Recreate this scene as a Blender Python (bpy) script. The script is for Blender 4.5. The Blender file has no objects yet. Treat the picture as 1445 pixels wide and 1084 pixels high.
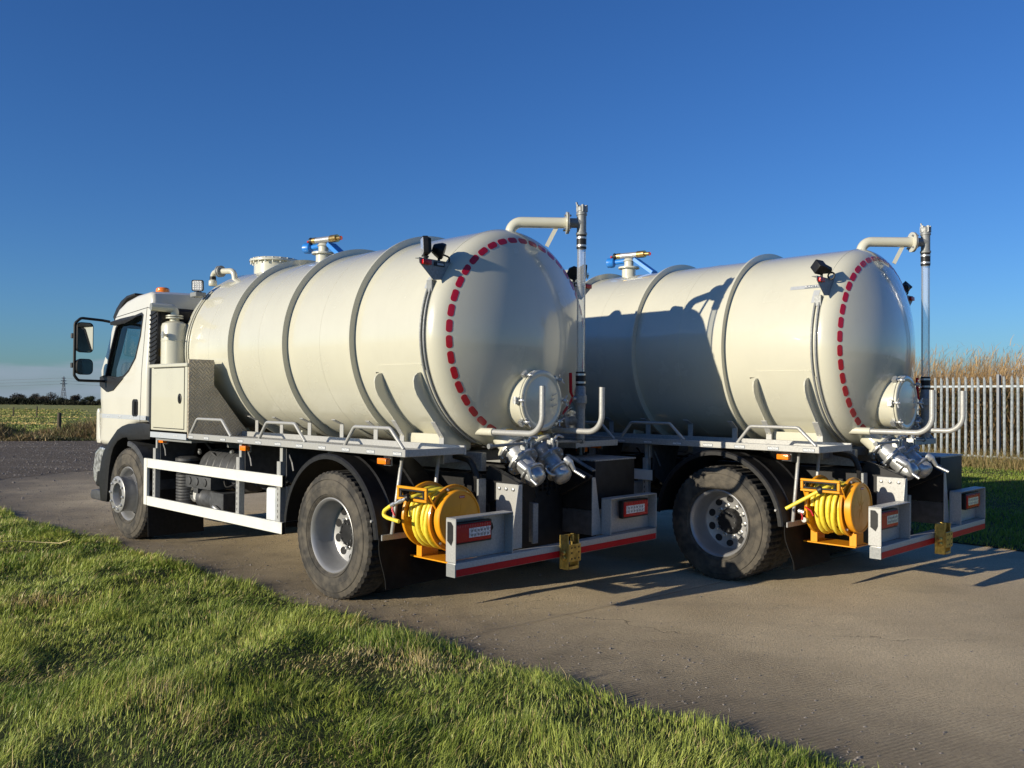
import bpy, bmesh, math, random
import numpy as np
from math import sin, cos, pi, radians, sqrt, atan2, hypot
from mathutils import Vector, Matrix
from mathutils.geometry import tessellate_polygon
random.seed(7); RNG = np.random.default_rng(7)
sc = bpy.context.scene
COL = sc.collection

# ------------------------------------------------------------ camera
cam_d = bpy.data.cameras.new('camera'); cam = bpy.data.objects.new('camera', cam_d); COL.objects.link(cam)
cam_d.sensor_fit = 'HORIZONTAL'; cam_d.sensor_width = 36.0; cam_d.lens = 36.0*1226.15/1445.0
cam_d.clip_start = 0.1; cam_d.clip_end = 12000
CAMZ = 1.6445
fw = Vector((0, 0.99989185, 0.01470678)); rt = Vector((0.999971131, -0.00011175, 0.00759772)); up = Vector((-0.00759854, -0.01470636, 0.99986298))
M = Matrix.Identity(4)
for i in range(3):
    M[i][0] = rt[i]; M[i][1] = up[i]; M[i][2] = -fw[i]
M[2][3] = CAMZ
cam.matrix_world = M
sc.camera = cam

# ------------------------------------------------------------ light
SUN = Vector((-0.8103, -0.5304, 0.2492)).normalized()
EL = math.asin(SUN.z); AZ = atan2(SUN.x, SUN.y)
world = bpy.data.worlds.new('World'); sc.world = world; world.use_nodes = True
wn = world.node_tree.nodes; wl = world.node_tree.links; wn.clear()
def N(nodes, t, **k):
    n = nodes.new(t)
    for a, b in k.items(): setattr(n, a, b)
    return n
wout = N(wn, 'ShaderNodeOutputWorld'); wbg = N(wn, 'ShaderNodeBackground')
sky = N(wn, 'ShaderNodeTexSky', sky_type='NISHITA', sun_disc=False, sun_elevation=EL, sun_rotation=AZ, altitude=0, air_density=1.0, dust_density=0.35, ozone_density=2.2)
hs = N(wn, 'ShaderNodeHueSaturation'); hs.inputs['Saturation'].default_value = 1.12
wl.new(sky.outputs[0], hs.inputs['Color'])
tintn = N(wn, 'ShaderNodeMix', data_type='RGBA', blend_type='MULTIPLY'); tintn.inputs[0].default_value = 1.0; wl.new(hs.outputs[0], tintn.inputs[6]); tintn.inputs[7].default_value = (0.41, 0.71, 1.20, 1)   # white balance of the photograph
# thin bank of low cloud near the horizon
tc = N(wn, 'ShaderNodeTexCoord'); sp = N(wn, 'ShaderNodeSeparateXYZ'); wl.new(tc.outputs['Generated'], sp.inputs[0])
def wmath(op, a, b=None, c=None):
    m = N(wn, 'ShaderNodeMath', operation=op)
    for i, v in enumerate((a, b, c)):
        if v is None: continue
        if isinstance(v, (int, float)): m.inputs[i].default_value = v
        else: wl.new(v, m.inputs[i])
    return m.outputs[0]
mp = N(wn, 'ShaderNodeMapping'); mp.inputs['Scale'].default_value = (5, 5, 26); wl.new(tc.outputs['Generated'], mp.inputs[0])
nz = N(wn, 'ShaderNodeTexNoise'); nz.inputs['Scale'].default_value = 1.6; nz.inputs['Detail'].default_value = 5; wl.new(mp.outputs[0], nz.inputs['Vector'])
mp2 = N(wn, 'ShaderNodeMapping'); mp2.inputs['Scale'].default_value = (1.2, 1.2, 1.0); wl.new(tc.outputs['Generated'], mp2.inputs[0])
nz2 = N(wn, 'ShaderNodeTexNoise'); nz2.inputs['Scale'].default_value = 1.5; nz2.inputs['Detail'].default_value = 2; wl.new(mp2.outputs[0], nz2.inputs['Vector'])
# upper edge of the cloud: higher towards the left, wavy
azw = wmath('MULTIPLY', sp.outputs[0], -0.006)
edge = wmath('ADD', wmath('ADD', 0.030, azw), wmath('MULTIPLY', wmath('SUBTRACT', nz.outputs['Fac'], 0.5), 0.05))
hgt = wmath('SUBTRACT', edge, sp.outputs[2])
cl = N(wn, 'ShaderNodeMapRange', interpolation_type='SMOOTHSTEP'); wl.new(hgt, cl.inputs[0]); cl.inputs[1].default_value = -0.004; cl.inputs[2].default_value = 0.008
clf = wmath('MULTIPLY', cl.outputs[0], wmath('SUBTRACT', wmath('MULTIPLY', nz.outputs['Fac'], 1.5), 0.05))
mixc = N(wn, 'ShaderNodeMix', data_type='RGBA'); wl.new(clf, mixc.inputs[0]); wl.new(tintn.outputs[2], mixc.inputs[6])
mixc.inputs[7].default_value = (2.9, 3.55, 4.5, 1)
# a few small far cumulus heads low on the right
mp3 = N(wn, 'ShaderNodeMapping'); mp3.inputs['Scale'].default_value = (9, 9, 22); wl.new(tc.outputs['Generated'], mp3.inputs[0])
nz3 = N(wn, 'ShaderNodeTexNoise'); nz3.inputs['Scale'].default_value = 1.7; nz3.inputs['Detail'].default_value = 6; wl.new(mp3.outputs[0], nz3.inputs['Vector'])
band = N(wn, 'ShaderNodeMapRange', interpolation_type='SMOOTHSTEP'); wl.new(sp.outputs[2], band.inputs[0]); band.inputs[1].default_value = 0.072; band.inputs[2].default_value = 0.046
xm = N(wn, 'ShaderNodeMapRange', interpolation_type='SMOOTHSTEP'); wl.new(sp.outputs[0], xm.inputs[0]); xm.inputs[1].default_value = 0.25; xm.inputs[2].default_value = 0.5
nm3 = N(wn, 'ShaderNodeMapRange', interpolation_type='SMOOTHSTEP'); wl.new(nz3.outputs['Fac'], nm3.inputs[0]); nm3.inputs[1].default_value = 0.50; nm3.inputs[2].default_value = 0.66
cum = wmath('MULTIPLY', wmath('MULTIPLY', band.outputs[0], xm.outputs[0]), wmath('MULTIPLY', nm3.outputs[0], 0.75))
mixd = N(wn, 'ShaderNodeMix', data_type='RGBA'); wl.new(cum, mixd.inputs[0]); wl.new(mixc.outputs[2], mixd.inputs[6]); mixd.inputs[7].default_value = (6.2, 6.9, 7.8, 1)
wl.new(mixd.outputs[2], wbg.inputs[0]); wbg.inputs[1].default_value = 0.088
wl.new(wbg.outputs[0], wout.inputs[0])
sun_d = bpy.data.lights.new('sun', 'SUN'); sun = bpy.data.objects.new('sun', sun_d); COL.objects.link(sun)
sun_d.energy = 5.0; sun_d.angle = radians(0.53); sun_d.color = (1.0, 0.90, 0.72)
sun.rotation_euler = (-SUN).to_track_quat('-Z', 'Y').to_euler()
sc.view_settings.view_transform = 'Standard'; sc.view_settings.look = 'None'
sc.view_settings.exposure = 0.25; sc.view_settings.gamma = 1.0; sc.view_settings.use_curve_mapping = False

# ------------------------------------------------------------ materials
def mat(name, color, rough=0.5, metal=0.0, coat=0.0, var=0.0, vscale=8.0, bump=0.0, bscale=60.0, col2=None, spec=0.5, emit=None, rvar=0.0, detail=4.0):
    m = bpy.data.materials.new(name); m.use_nodes = True
    nt = m.node_tree; n = nt.nodes; l = nt.links; p = n['Principled BSDF']
    p.inputs['Base Color'].default_value = (*color, 1); p.inputs['Roughness'].default_value = rough
    p.inputs['Metallic'].default_value = metal; p.inputs['Coat Weight'].default_value = coat; p.inputs['Coat Roughness'].default_value = 0.04
    p.inputs['Specular IOR Level'].default_value = spec
    if emit: p.inputs['Emission Color'].default_value = (*emit[0], 1); p.inputs['Emission Strength'].default_value = emit[1]
    if var or col2 or bump or rvar:
        t = n.new('ShaderNodeTexCoord'); z = n.new('ShaderNodeTexNoise'); z.inputs['Scale'].default_value = vscale; z.inputs['Detail'].default_value = detail
        l.new(t.outputs['Object'], z.inputs['Vector'])
        if var or col2:
            c2 = col2 or tuple(c*(1-var) for c in color); c1 = color if col2 else tuple(min(1, c*(1+var*0.5)) for c in color)
            r = n.new('ShaderNodeMapRange'); r.inputs[1].default_value = 0.35; r.inputs[2].default_value = 0.65; l.new(z.outputs['Fac'], r.inputs[0])
            x = n.new('ShaderNodeMix'); x.data_type = 'RGBA'; l.new(r.outputs[0], x.inputs[0])
            x.inputs[6].default_value = (*c1, 1); x.inputs[7].default_value = (*c2, 1); l.new(x.outputs[2], p.inputs['Base Color'])
        if rvar:
            r2 = n.new('ShaderNodeMapRange'); r2.inputs[1].default_value = 0.3; r2.inputs[2].default_value = 0.7; l.new(z.outputs['Fac'], r2.inputs[0])
            r2.inputs[3].default_value = max(0, rough-rvar); r2.inputs[4].default_value = min(1, rough+rvar); l.new(r2.outputs[0], p.inputs['Roughness'])
        if bump:
            zb = n.new('ShaderNodeTexNoise'); zb.inputs['Scale'].default_value = bscale; zb.inputs['Detail'].default_value = 3; l.new(t.outputs['Object'], zb.inputs['Vector'])
            b = n.new('ShaderNodeBump'); b.inputs['Strength'].default_value = bump; b.inputs['Distance'].default_value = 0.01
            l.new(zb.outputs['Fac'], b.inputs['Height']); l.new(b.outputs[0], p.inputs['Normal'])
    return m
m_cream = mat('cream_paint', (0.565, 0.55, 0.445), 0.24, coat=0.9, var=0.035, vscale=2.5, bump=0.012, bscale=9.0, rvar=0.06)
nt_ = m_cream.node_tree; q_ = nt_.nodes.new('ShaderNodeMapping'); q_.inputs['Scale'].default_value = (14,16,0.7); nt_.links.new(next(n for n in nt_.nodes if n.type == 'TEX_COORD').outputs['Object'], q_.inputs[0])
z_ = nt_.nodes.new('ShaderNodeTexNoise'); z_.inputs['Scale'].default_value = 1.0; z_.inputs['Detail'].default_value = 5; nt_.links.new(q_.outputs[0], z_.inputs['Vector'])
r_ = nt_.nodes.new('ShaderNodeMapRange'); nt_.links.new(z_.outputs['Fac'], r_.inputs[0]); r_.inputs[1].default_value = 0.5; r_.inputs[2].default_value = 0.75; r_.inputs[4].default_value = 0.05
x_ = nt_.nodes.new('ShaderNodeMix'); x_.data_type = 'RGBA'; b_ = nt_.nodes['Principled BSDF'].inputs['Base Color']; src_ = b_.links[0].from_socket; nt_.links.new(r_.outputs[0], x_.inputs[0]); nt_.links.new(src_, x_.inputs[6]); x_.inputs[7].default_value = (0.36,0.33,0.26,1); nt_.links.new(x_.outputs[2], b_)   # faint rain streaks
m_white = mat('white_paint', (0.62, 0.605, 0.53), 0.30, coat=0.6, var=0.03, vscale=3)
m_galv = mat('galvanised_steel', (0.40, 0.40, 0.385), 0.46, metal=0.28, var=0.13, vscale=70, bump=0.05, bscale=90, rvar=0.10)
m_galvd = mat('dull_galvanised_steel', (0.25, 0.26, 0.26), 0.52, metal=0.3, var=0.16, vscale=60, rvar=0.08)
m_alu = mat('aluminium_plank', (0.76, 0.76, 0.70), 0.45, metal=0.15, var=0.10, vscale=5, rvar=0.1)
m_black = mat('black_plastic', (0.016, 0.016, 0.017), 0.45, spec=0.3, var=0.3, vscale=30, bump=0.05, bscale=220)
m_flap = mat('flap_rubber', (0.010,0.010,0.010), 0.75, spec=0.15, var=0.3, vscale=12)
m_chass = mat('chassis_black', (0.014, 0.014, 0.015), 0.5, spec=0.3, var=0.4, vscale=12)
m_dgrey = mat('dark_grey_plastic', (0.060, 0.062, 0.066), 0.5, var=0.3, vscale=20)
m_rubber = mat('tyre_rubber', (0.028, 0.026, 0.023), 0.85, col2=(0.090, 0.078, 0.060), vscale=11, bump=0.25, bscale=45, detail=8)
m_tread = mat('tread_rubber', (0.022, 0.021, 0.020), 0.9, col2=(0.07, 0.062, 0.052), vscale=30)
m_rim = mat('silver_rim', (0.33, 0.33, 0.33), 0.40, metal=0.45, var=0.08, vscale=10, rvar=0.06)
m_hole = mat('dark_hole', (0.008, 0.008, 0.009), 0.8)
m_chrome = mat('bright_zinc', (0.60, 0.60, 0.58), 0.36, metal=0.75, var=0.2, vscale=30)
m_cast = mat('cast_galvanised', (0.50, 0.51, 0.51), 0.40, metal=0.7, var=0.25, vscale=22, bump=0.15, bscale=60, rvar=0.1)
m_orange = mat('amber_yellow_paint', (0.74, 0.31, 0.012), 0.35, coat=0.3, var=0.08, vscale=9)
m_hose = mat('yellow_hose', (0.83, 0.66, 0.06), 0.42, var=0.12, vscale=30)
m_red = mat('red_reflector', (0.42, 0.004, 0.018), 0.28, coat=0.5, bump=0.2, bscale=300)
m_tape = mat('red_tape', (0.46, 0.006, 0.014), 0.45, spec=0.2, var=0.12, vscale=40)
m_lamp = mat('red_lens', (0.46, 0.004, 0.008), 0.22, coat=0.15, spec=0.3, bump=0.25, bscale=140)
m_clear = mat('clear_lens', (0.72, 0.72, 0.74), 0.12, coat=1.0, var=0.5, vscale=90)
m_amber = mat('amber_lens', (0.90, 0.22, 0.01), 0.18, coat=0.8, bump=0.2, bscale=120)
m_gold = mat('zinc_gold', (0.50, 0.36, 0.10), 0.38, metal=0.8, var=0.35, vscale=25)
m_brass = mat('brass', (0.62, 0.42, 0.16), 0.32, metal=0.9, var=0.3, vscale=40)
m_blue = mat('blue_enamel', (0.02, 0.20, 0.62), 0.35, coat=0.3)
m_yel = mat('yellow_sticker', (0.85, 0.55, 0.02), 0.5)
m_stick = mat('grey_sticker', (0.40, 0.42, 0.44), 0.35, var=0.08, vscale=60)
m_sdark = mat('sticker_outline', (0.16, 0.18, 0.21), 0.4)
m_text = mat('white_print', (0.88, 0.88, 0.86), 0.4)
m_grey = mat('grey_stripe', (0.42, 0.45, 0.48), 0.4)
m_seat = mat('seat_fabric', (0.03, 0.035, 0.045), 0.8)
m_tank_w = mat('translucent_tank', (0.66, 0.70, 0.72), 0.45, var=0.1, vscale=12)
m_hlamp = mat('headlamp_glass', (0.55, 0.57, 0.58), 0.1, metal=0.4, coat=1.0, var=0.6, vscale=20)
m_mirror = mat('mirror_glass', (0.62, 0.66, 0.66), 0.03, metal=1.0)
m_wood = mat('old_wood', (0.075, 0.058, 0.042), 0.9, var=0.4, vscale=20)
m_pylon = mat('pylon_steel', (0.22, 0.235, 0.26), 0.6)
def glassy(name, color, rough, ior, thin=0.85, cloudy=0.0):
    m = bpy.data.materials.new(name); m.use_nodes = True; nt = m.node_tree; n = nt.nodes; l = nt.links
    n.clear(); o = n.new('ShaderNodeOutputMaterial'); tr = n.new('ShaderNodeBsdfTransparent'); gl = n.new('ShaderNodeBsdfGlossy'); mx = n.new('ShaderNodeMixShader'); fr = n.new('ShaderNodeLayerWeight')
    fr.inputs[0].default_value = ior; tr.inputs[0].default_value = (*color, 1); gl.inputs['Roughness'].default_value = rough
    mm = n.new('ShaderNodeMath'); mm.operation = 'MULTIPLY'; l.new(fr.outputs['Fresnel'], mm.inputs[0]); mm.inputs[1].default_value = thin
    l.new(mm.outputs[0], mx.inputs[0]); l.new(tr.outputs[0], mx.inputs[1]); l.new(gl.outputs[0], mx.inputs[2]); l.new(mx.outputs[0], o.inputs[0])
    if cloudy:
        df = n.new('ShaderNodeBsdfDiffuse'); df.inputs[0].default_value = (0.85,0.87,0.88,1); m2 = n.new('ShaderNodeMixShader'); m2.inputs[0].default_value = cloudy; l.new(mx.outputs[0], m2.inputs[1]); l.new(df.outputs[0], m2.inputs[2]); l.new(m2.outputs[0], o.inputs[0])
    return m
m_glass = glassy('tinted_window_glass', (0.62, 0.72, 0.74), 0.02, 0.30)
m_tube = glassy('clear_acrylic', (0.97, 0.975, 0.98), 0.12, 0.28, 0.8, 0.10)
def checker_mat(name, base, metal):
    m = mat(name, base, 0.42, metal=metal, var=0.12, vscale=8); nt = m.node_tree; n = nt.nodes; l = nt.links; p = n['Principled BSDF']
    t = n.new('ShaderNodeTexCoord'); s = n.new('ShaderNodeSeparateXYZ'); l.new(t.outputs['Object'], s.inputs[0])
    def mm(op, a, b=None):
        q = n.new('ShaderNodeMath'); q.operation = op
        for i, v in enumerate((a, b)):
            if v is None: continue
            if isinstance(v, (int, float)): q.inputs[i].default_value = v
            else: l.new(v, q.inputs[i])
        return q.outputs[0]
    U0 = mm('MULTIPLY', mm('ADD', s.outputs[0], s.outputs[1]), 1.0)
    def lozenge(a, b):   # alternating raised bars of a five bar tread
        d1 = mm('MULTIPLY', mm('ADD', a, b), 13.0); d2 = mm('MULTIPLY', mm('SUBTRACT', a, b), 13.0)
        c1 = mm('MODULO', mm('ADD', mm('FLOOR', d1), mm('FLOOR', d2)), 2.0); c1 = mm('ABSOLUTE', c1)
        f1 = mm('ABSOLUTE', mm('SUBTRACT', mm('FRACT', mm('MULTIPLY', d1, 2.0)), 0.5)); f2 = mm('ABSOLUTE', mm('SUBTRACT', mm('FRACT', mm('MULTIPLY', d2, 2.0)), 0.5))
        x = n.new('ShaderNodeMix'); l.new(c1, x.inputs[0]); l.new(f1, x.inputs[2]); l.new(f2, x.inputs[3])
        return x.outputs[0]
    hgt = lozenge(U0, s.outputs[2]) if name != 'checker_floor' else lozenge(s.outputs[0], s.outputs[1])
    r = n.new('ShaderNodeMapRange'); r.interpolation_type = 'SMOOTHSTEP'; l.new(hgt, r.inputs[0]); r.inputs[1].default_value = 0.18; r.inputs[2].default_value = 0.38
    b = n.new('ShaderNodeBump'); b.inputs['Strength'].default_value = 1.0; b.inputs['Distance'].default_value = 0.006; l.new(r.outputs[0], b.inputs['Height']); l.new(b.outputs[0], p.inputs['Normal'])
    bc = p.inputs['Base Color'].links[0].from_socket; mx = n.new('ShaderNodeMix'); mx.data_type = 'RGBA'; mx.blend_type = 'MULTIPLY'; l.new(mm('MULTIPLY', mm('SUBTRACT', 1.0, r.outputs[0]), 0.30), mx.inputs[0]); l.new(bc, mx.inputs[6]); mx.inputs[7].default_value = (0.25,0.22,0.18,1); l.new(mx.outputs[2], p.inputs['Base Color'])   # base colour darkened between the bars to bring out the relief
    return m
m_check = checker_mat('checker_plate', (0.66, 0.58, 0.46), 0.25)
m_floor = checker_mat('checker_floor', (0.40, 0.41, 0.42), 0.5)

# ------------------------------------------------------------ mesh helper
class B:
    def __init__(s): s.v = []; s.f = []
    def add(s, v, f):
        o = len(s.v); s.v += [tuple(p) for p in v]; s.f += [tuple(i+o for i in q) for q in f]; return s
    def box(s, lo, hi):
        (a, b, c), (d, e, g) = lo, hi
        if a > d: a, d = d, a
        if b > e: b, e = e, b
        if c > g: c, g = g, c
        return s.add([(a,b,c),(d,b,c),(d,e,c),(a,e,c),(a,b,g),(d,b,g),(d,e,g),(a,e,g)], [(0,3,2,1),(4,5,6,7),(0,1,5,4),(1,2,6,5),(2,3,7,6),(3,0,4,7)])
    def obox(s, p, q, w, h, upv=(0,0,1)):    # bar from p to q, width w sideways and h along upv
        p = Vector(p); q = Vector(q); d = (q-p).normalized(); u = Vector(upv); x = d.cross(u).normalized(); y = x.cross(d).normalized()
        vs = []
        for c in (p, q):
            for a, b in ((-1,-1),(1,-1),(1,1),(-1,1)): vs.append(c + x*a*w/2 + y*b*h/2)
        return s.add(vs, [(0,1,2,3),(7,6,5,4),(0,4,5,1),(1,5,6,2),(2,6,7,3),(3,7,4,0)])
    def prism(s, poly, axis, a, b):   # polygon in the two other coordinates, from a to b along axis
        n = len(poly)
        def P(c, t):
            r = list(c); r.insert(axis, t); return tuple(r)
        vs = [P(c, a) for c in poly] + [P(c, b) for c in poly]
        area = sum(poly[i][0]*poly[(i+1)%n][1]-poly[(i+1)%n][0]*poly[i][1] for i in range(n))
        tris = tessellate_polygon([[Vector((c[0], c[1], 0)) for c in poly]])
        fs = [tuple(t) for t in tris] + [tuple(i+n for i in reversed(t)) for t in tris]
        fs += [(i, i+n, (i+1)%n+n, (i+1)%n) for i in range(n)]
        return s.add(vs, fs)
    def ring(s, c, x, y, r, n): return [Vector(c)+x*r*cos(2*pi*i/n)+y*r*sin(2*pi*i/n) for i in range(n)]
    def lathe(s, prof, o, d, n=24, cap0=True, cap1=True, x0=None, a0=0, a1=2*pi):
        d = Vector(d).normalized(); o = Vector(o)
        h = Vector((0,0,1)) if abs(d.z) < 0.9 else Vector((1,0,0))
        x = d.cross(h).normalized() if x0 is None else Vector(x0); y = d.cross(x).normalized()
        vs = []; fs = []
        full = abs(a1-a0-2*pi) < 1e-6; m = n if full else n+1
        for r, t in prof:
            for i in range(m):
                a = a0+(a1-a0)*i/n; vs.append(o+d*t+x*r*cos(a)+y*r*sin(a))
        for k in range(len(prof)-1):
            for i in range(n):
                j = (i+1) % m; fs.append((k*m+i, k*m+j, (k+1)*m+j, (k+1)*m+i))
        if cap0 and prof[0][0] > 1e-6 and full: fs.append(tuple(range(m-1, -1, -1)))
        if cap1 and prof[-1][0] > 1e-6 and full: fs.append(tuple(range((len(prof)-1)*m, len(prof)*m)))
        return s.add(vs, fs)
    def cyl(s, p, q, r, r2=None, n=16):
        p = Vector(p); q = Vector(q); L = (q-p).length
        return s.lathe([(r, 0), (r if r2 is None else r2, L)], p, q-p, n)
    def tube(s, pts, r, n=10, closed=False):
        P = [Vector(p) for p in pts]; m = len(P); vs = []; fs = []
        t0 = (P[1]-P[0]).normalized(); h = Vector((0,0,1)) if abs(t0.z) < 0.9 else Vector((1,0,0)); x = t0.cross(h).normalized()
        for i in range(m):
            if closed: t = (P[(i+1)%m]-P[i-1]).normalized()
            else: t = (P[min(i+1,m-1)]-P[max(i-1,0)]).normalized()
            x = (x - t*x.dot(t)).normalized(); y = t.cross(x)
            rr = r[i] if isinstance(r, (list, tuple)) else r
            vs += s.ring(P[i], x, y, rr, n)
        k = m if closed else m-1
        for i in range(k):
            a = i*n; b = ((i+1)%m)*n
            for j in range(n): fs.append((a+j, a+(j+1)%n, b+(j+1)%n, b+j))
        if not closed: fs += [tuple(range(n-1,-1,-1)), tuple(range((m-1)*n, m*n))]
        return s.add(vs, fs)
    def mesh(s, name, smooth=35, bevel=0, seg=1):
        me = bpy.data.meshes.new(name); me.from_pydata(s.v, [], s.f)
        bm = bmesh.new(); bm.from_mesh(me)
        bmesh.ops.recalc_face_normals(bm, faces=bm.faces)
        if bevel:
            es = [e for e in bm.edges if len(e.link_faces) == 2 and e.calc_face_angle(0) > radians(40)]
            bmesh.ops.bevel(bm, geom=es, offset=bevel, segments=seg, affect='EDGES', profile=0.6, clamp_overlap=True)
        bm.to_mesh(me); bm.free()
        if smooth:
            me.shade_smooth() if hasattr(me, 'shade_smooth') else None
            me.set_sharp_from_angle(angle=radians(smooth))
        me.update(); return me
def link(name, me, m, parent=None, **props):
    o = bpy.data.objects.new(name, me); COL.objects.link(o)
    if m is not None and len(me.materials) == 0: me.materials.append(m)
    if parent is not None: o.parent = parent
    for k, v in props.items(): o[k] = v
    return o
def part(name, b, m, parent=None, smooth=35, bevel=0, seg=1, label=None, **props):
    o = link(name, b.mesh(name, smooth, bevel, seg), m, parent, **props)
    if label: o['label'] = label
    return o
def copy_tree(o, parent=None):
    c = o.copy(); COL.objects.link(c)
    if parent is not None:
        c.parent = parent
    for ch in list(o.children): copy_tree(ch, c)
    return c
def fillet(pts, r, n=6):
    P = [Vector(p) for p in pts]; out = [P[0]]
    for i in range(1, len(P)-1):
        a = (P[i-1]-P[i]).normalized(); b = (P[i+1]-P[i]).normalized(); ang = a.angle(b)
        t = r/math.tan(ang/2); t = min(t, (P[i-1]-P[i]).length*0.48, (P[i+1]-P[i]).length*0.48); rr = t*math.tan(ang/2)
        c = P[i]+(a+b).normalized()*(rr/sin(ang/2))
        s = P[i]+a*t-c; e = P[i]+b*t-c; tot = s.angle(e); ax = s.cross(e).normalized()
        for k in range(n+1): out.append(c+Matrix.Rotation(tot*k/n, 3, ax) @ s)
    out.append(P[-1]); return out
def rrect(w, h, r, n=4):
    o = []
    for cx, cy, a in ((w/2-r, h/2-r, 0), (-w/2+r, h/2-r, pi/2), (-w/2+r, -h/2+r, pi), (w/2-r, -h/2+r, 1.5*pi)):
        for k in range(n+1): o.append((cx+r*cos(a+pi/2*k/n), cy+r*sin(a+pi/2*k/n)))
    return o
_txt = {}
def text_mesh(s, size, depth=0.001):
    k = (s, size)
    if k not in _txt:
        cu = bpy.data.curves.new('lettering', 'FONT'); cu.body = s; cu.size = size; cu.extrude = depth; cu.align_x = 'CENTER'; cu.align_y = 'CENTER'; cu.resolution_u = 2
        o = bpy.data.objects.new('tmp', cu); COL.objects.link(o); dg = bpy.context.evaluated_depsgraph_get()
        me = bpy.data.meshes.new_from_object(o.evaluated_get(dg)); bpy.data.objects.remove(o); me.name = 'lettering'; me.materials.clear()
        _txt[k] = me
    return _txt[k]

# ------------------------------------------------------------ the truck (x forward, y to its left, z up, origin under the rear axle)
TR, TH = 0.929, 2.131           # tank radius, axis height
def dish(r):                    # torispherical end: distance past the tangent line
    kn = 0.186; rc = 0.743
    if r > 0.8254: return kn*sin(math.acos(min(1, max(0, (r-rc)/kn))))
    return 0.36-(1.86-sqrt(1.86**2-r*r))
UR, UF = -0.78, 3.30
truck = bpy.data.objects.new('tanker_truck', None); COL.objects.link(truck)
truck['category'] = 'tanker truck'; truck['group'] = 'vacuum tanker trucks parked side by side'

# --- chassis
b = B()
for s in (1, -1):
    b.prism([(4.9,0.78),(4.9,1.0),(-0.98,1.02),(-1.02,1.10),(-1.355,0.985),(-1.355,0.955),(-1.05,0.80)], 1, s*0.395, s*0.455)
for u in (-0.9, -0.35, 0.4, 1.2, 2.0, 2.9): b.box((u-0.05,-0.39,0.82),(u+0.05,0.39,0.98))
chassis = part('chassis_frame', b, m_chass, truck, bevel=0.006)
b = B(); b.box((-0.9,-0.42,1.04),(3.3,-0.36,1.19)); b.box((-0.9,0.36,1.04),(3.3,0.42,1.19))
for u in (-0.62, 0.1, 0.9, 1.7, 2.5, 3.2): b.box((u-0.04,-0.66,1.10),(u+0.04,0.66,1.19))
part('subframe', b, m_galvd, chassis, bevel=0.004)
b = B(); b.cyl((0,-0.95,0.51),(0,0.95,0.51),0.075); b.lathe([(0.10,-0.2),(0.21,-0.08),(0.21,0.1),(0.12,0.3)],(0,0,0.51),(1,0,0),20); b.tube([(0.3,0,0.53),(3.2,0,0.8)],0.05)
part('rear_axle', b, m_chass, chassis)
b = B(); b.obox((4.06,-0.95,0.47),(4.06,0.95,0.47),0.12,0.13); b.box((3.7,-0.35,0.6),(4.9,0.35,1.1)); b.lathe([(0.2,0),(0.25,0.1),(0.25,0.5),(0.15,0.9)],(3.9,0,0.78),(-1,0,0),16)
for s in (1,-1): b.tube([(3.4,s*0.48,0.68),(3.7,s*0.48,0.59),(4.06,s*0.48,0.55),(4.4,s*0.48,0.59),(4.75,s*0.48,0.68)],0.045)
part('front_axle', b, m_chass, chassis)
b = B()
for s in (1,-1):
    b.tube([(-0.75,s*0.5,0.72),(-0.4,s*0.5,0.60),(0,s*0.5,0.62),(0.4,s*0.5,0.60),(0.75,s*0.5,0.72)],0.05)
    for du in (-0.28,0.28): b.cyl((du,s*0.52,0.3),(du,s*0.52,0.62),0.13)
part('suspension', b, m_chass, chassis)
rnd = random.Random(3); b = B()
for k in range(26):
    u = rnd.uniform(0.7,3.4); v = rnd.uniform(-0.1,0.75); w = rnd.uniform(0.62,1.08); du = rnd.uniform(-0.5,0.5)
    pts = [(u,v,w),(u+du*0.4,v+rnd.uniform(-.1,.1),w+rnd.uniform(-.1,.1)),(u+du,v+rnd.uniform(-.1,.1),w+rnd.uniform(-.1,.12))]
    b.tube(fillet(pts,0.06,3), rnd.choice([0.008,0.012,0.018,0.026]), 6)
part('pipework', b, m_dgrey, chassis, kind='stuff')
b = B()
for k in range(22):
    u = rnd.uniform(0.75,3.4); v = rnd.uniform(0.45,0.95); w = rnd.uniform(0.78,1.13); du = rnd.uniform(-0.45,0.45)
    pts = [(u,v,w),(u+du*0.3,v+rnd.uniform(-.05,.05),w-rnd.uniform(.0,.16)),(u+du*0.7,v+rnd.uniform(-.05,.05),w-rnd.uniform(.02,.2)),(u+du,v+rnd.uniform(-.05,.05),w+rnd.uniform(-.1,.05))]
    b.tube(fillet(pts,0.06,3), rnd.choice([0.006,0.009,0.013]), 6)
part('air_line', b, m_chass, chassis, kind='stuff')
b = B()
for k in range(16):
    u = rnd.uniform(0.8,3.3); v = rnd.uniform(0.5,0.95); w = rnd.uniform(0.72,1.1); b.lathe([(0.012,0),(0.022,0.004),(0.022,0.03),(0.014,0.034),(0.014,0.06)],(u,v,w),(rnd.uniform(-1,1),rnd.uniform(-.4,.4),rnd.uniform(-.5,.5)),8)
part('pipe_union', b, m_cast, chassis, kind='stuff')
b = B()
for k in range(9):
    w = rnd.uniform(0.95,1.14); v = rnd.uniform(-0.3,0.62); pts = [(-0.95,v,w),(-1.0,v+rnd.uniform(-.1,.1),w-0.05),(-1.02,v+rnd.uniform(-.06,.06),w-rnd.uniform(.15,.35))]
    b.tube(fillet(pts,0.04,3), rnd.choice([0.008,0.012,0.02]), 6)
b.tube(fillet([(-0.80,0.62,1.17),(-0.98,0.60,1.14),(-1.02,0.58,1.0),(-1.0,0.55,0.86)],0.09,5),0.026,8)
part('hose_bundle', b, m_black, chassis, kind='stuff')
b = B(); b.cyl((1.1,-0.62,0.62),(2.3,-0.62,0.62),0.2,n=20); b.box((2.5,-1.1,0.5),(3.3,-0.6,1.0))
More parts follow.
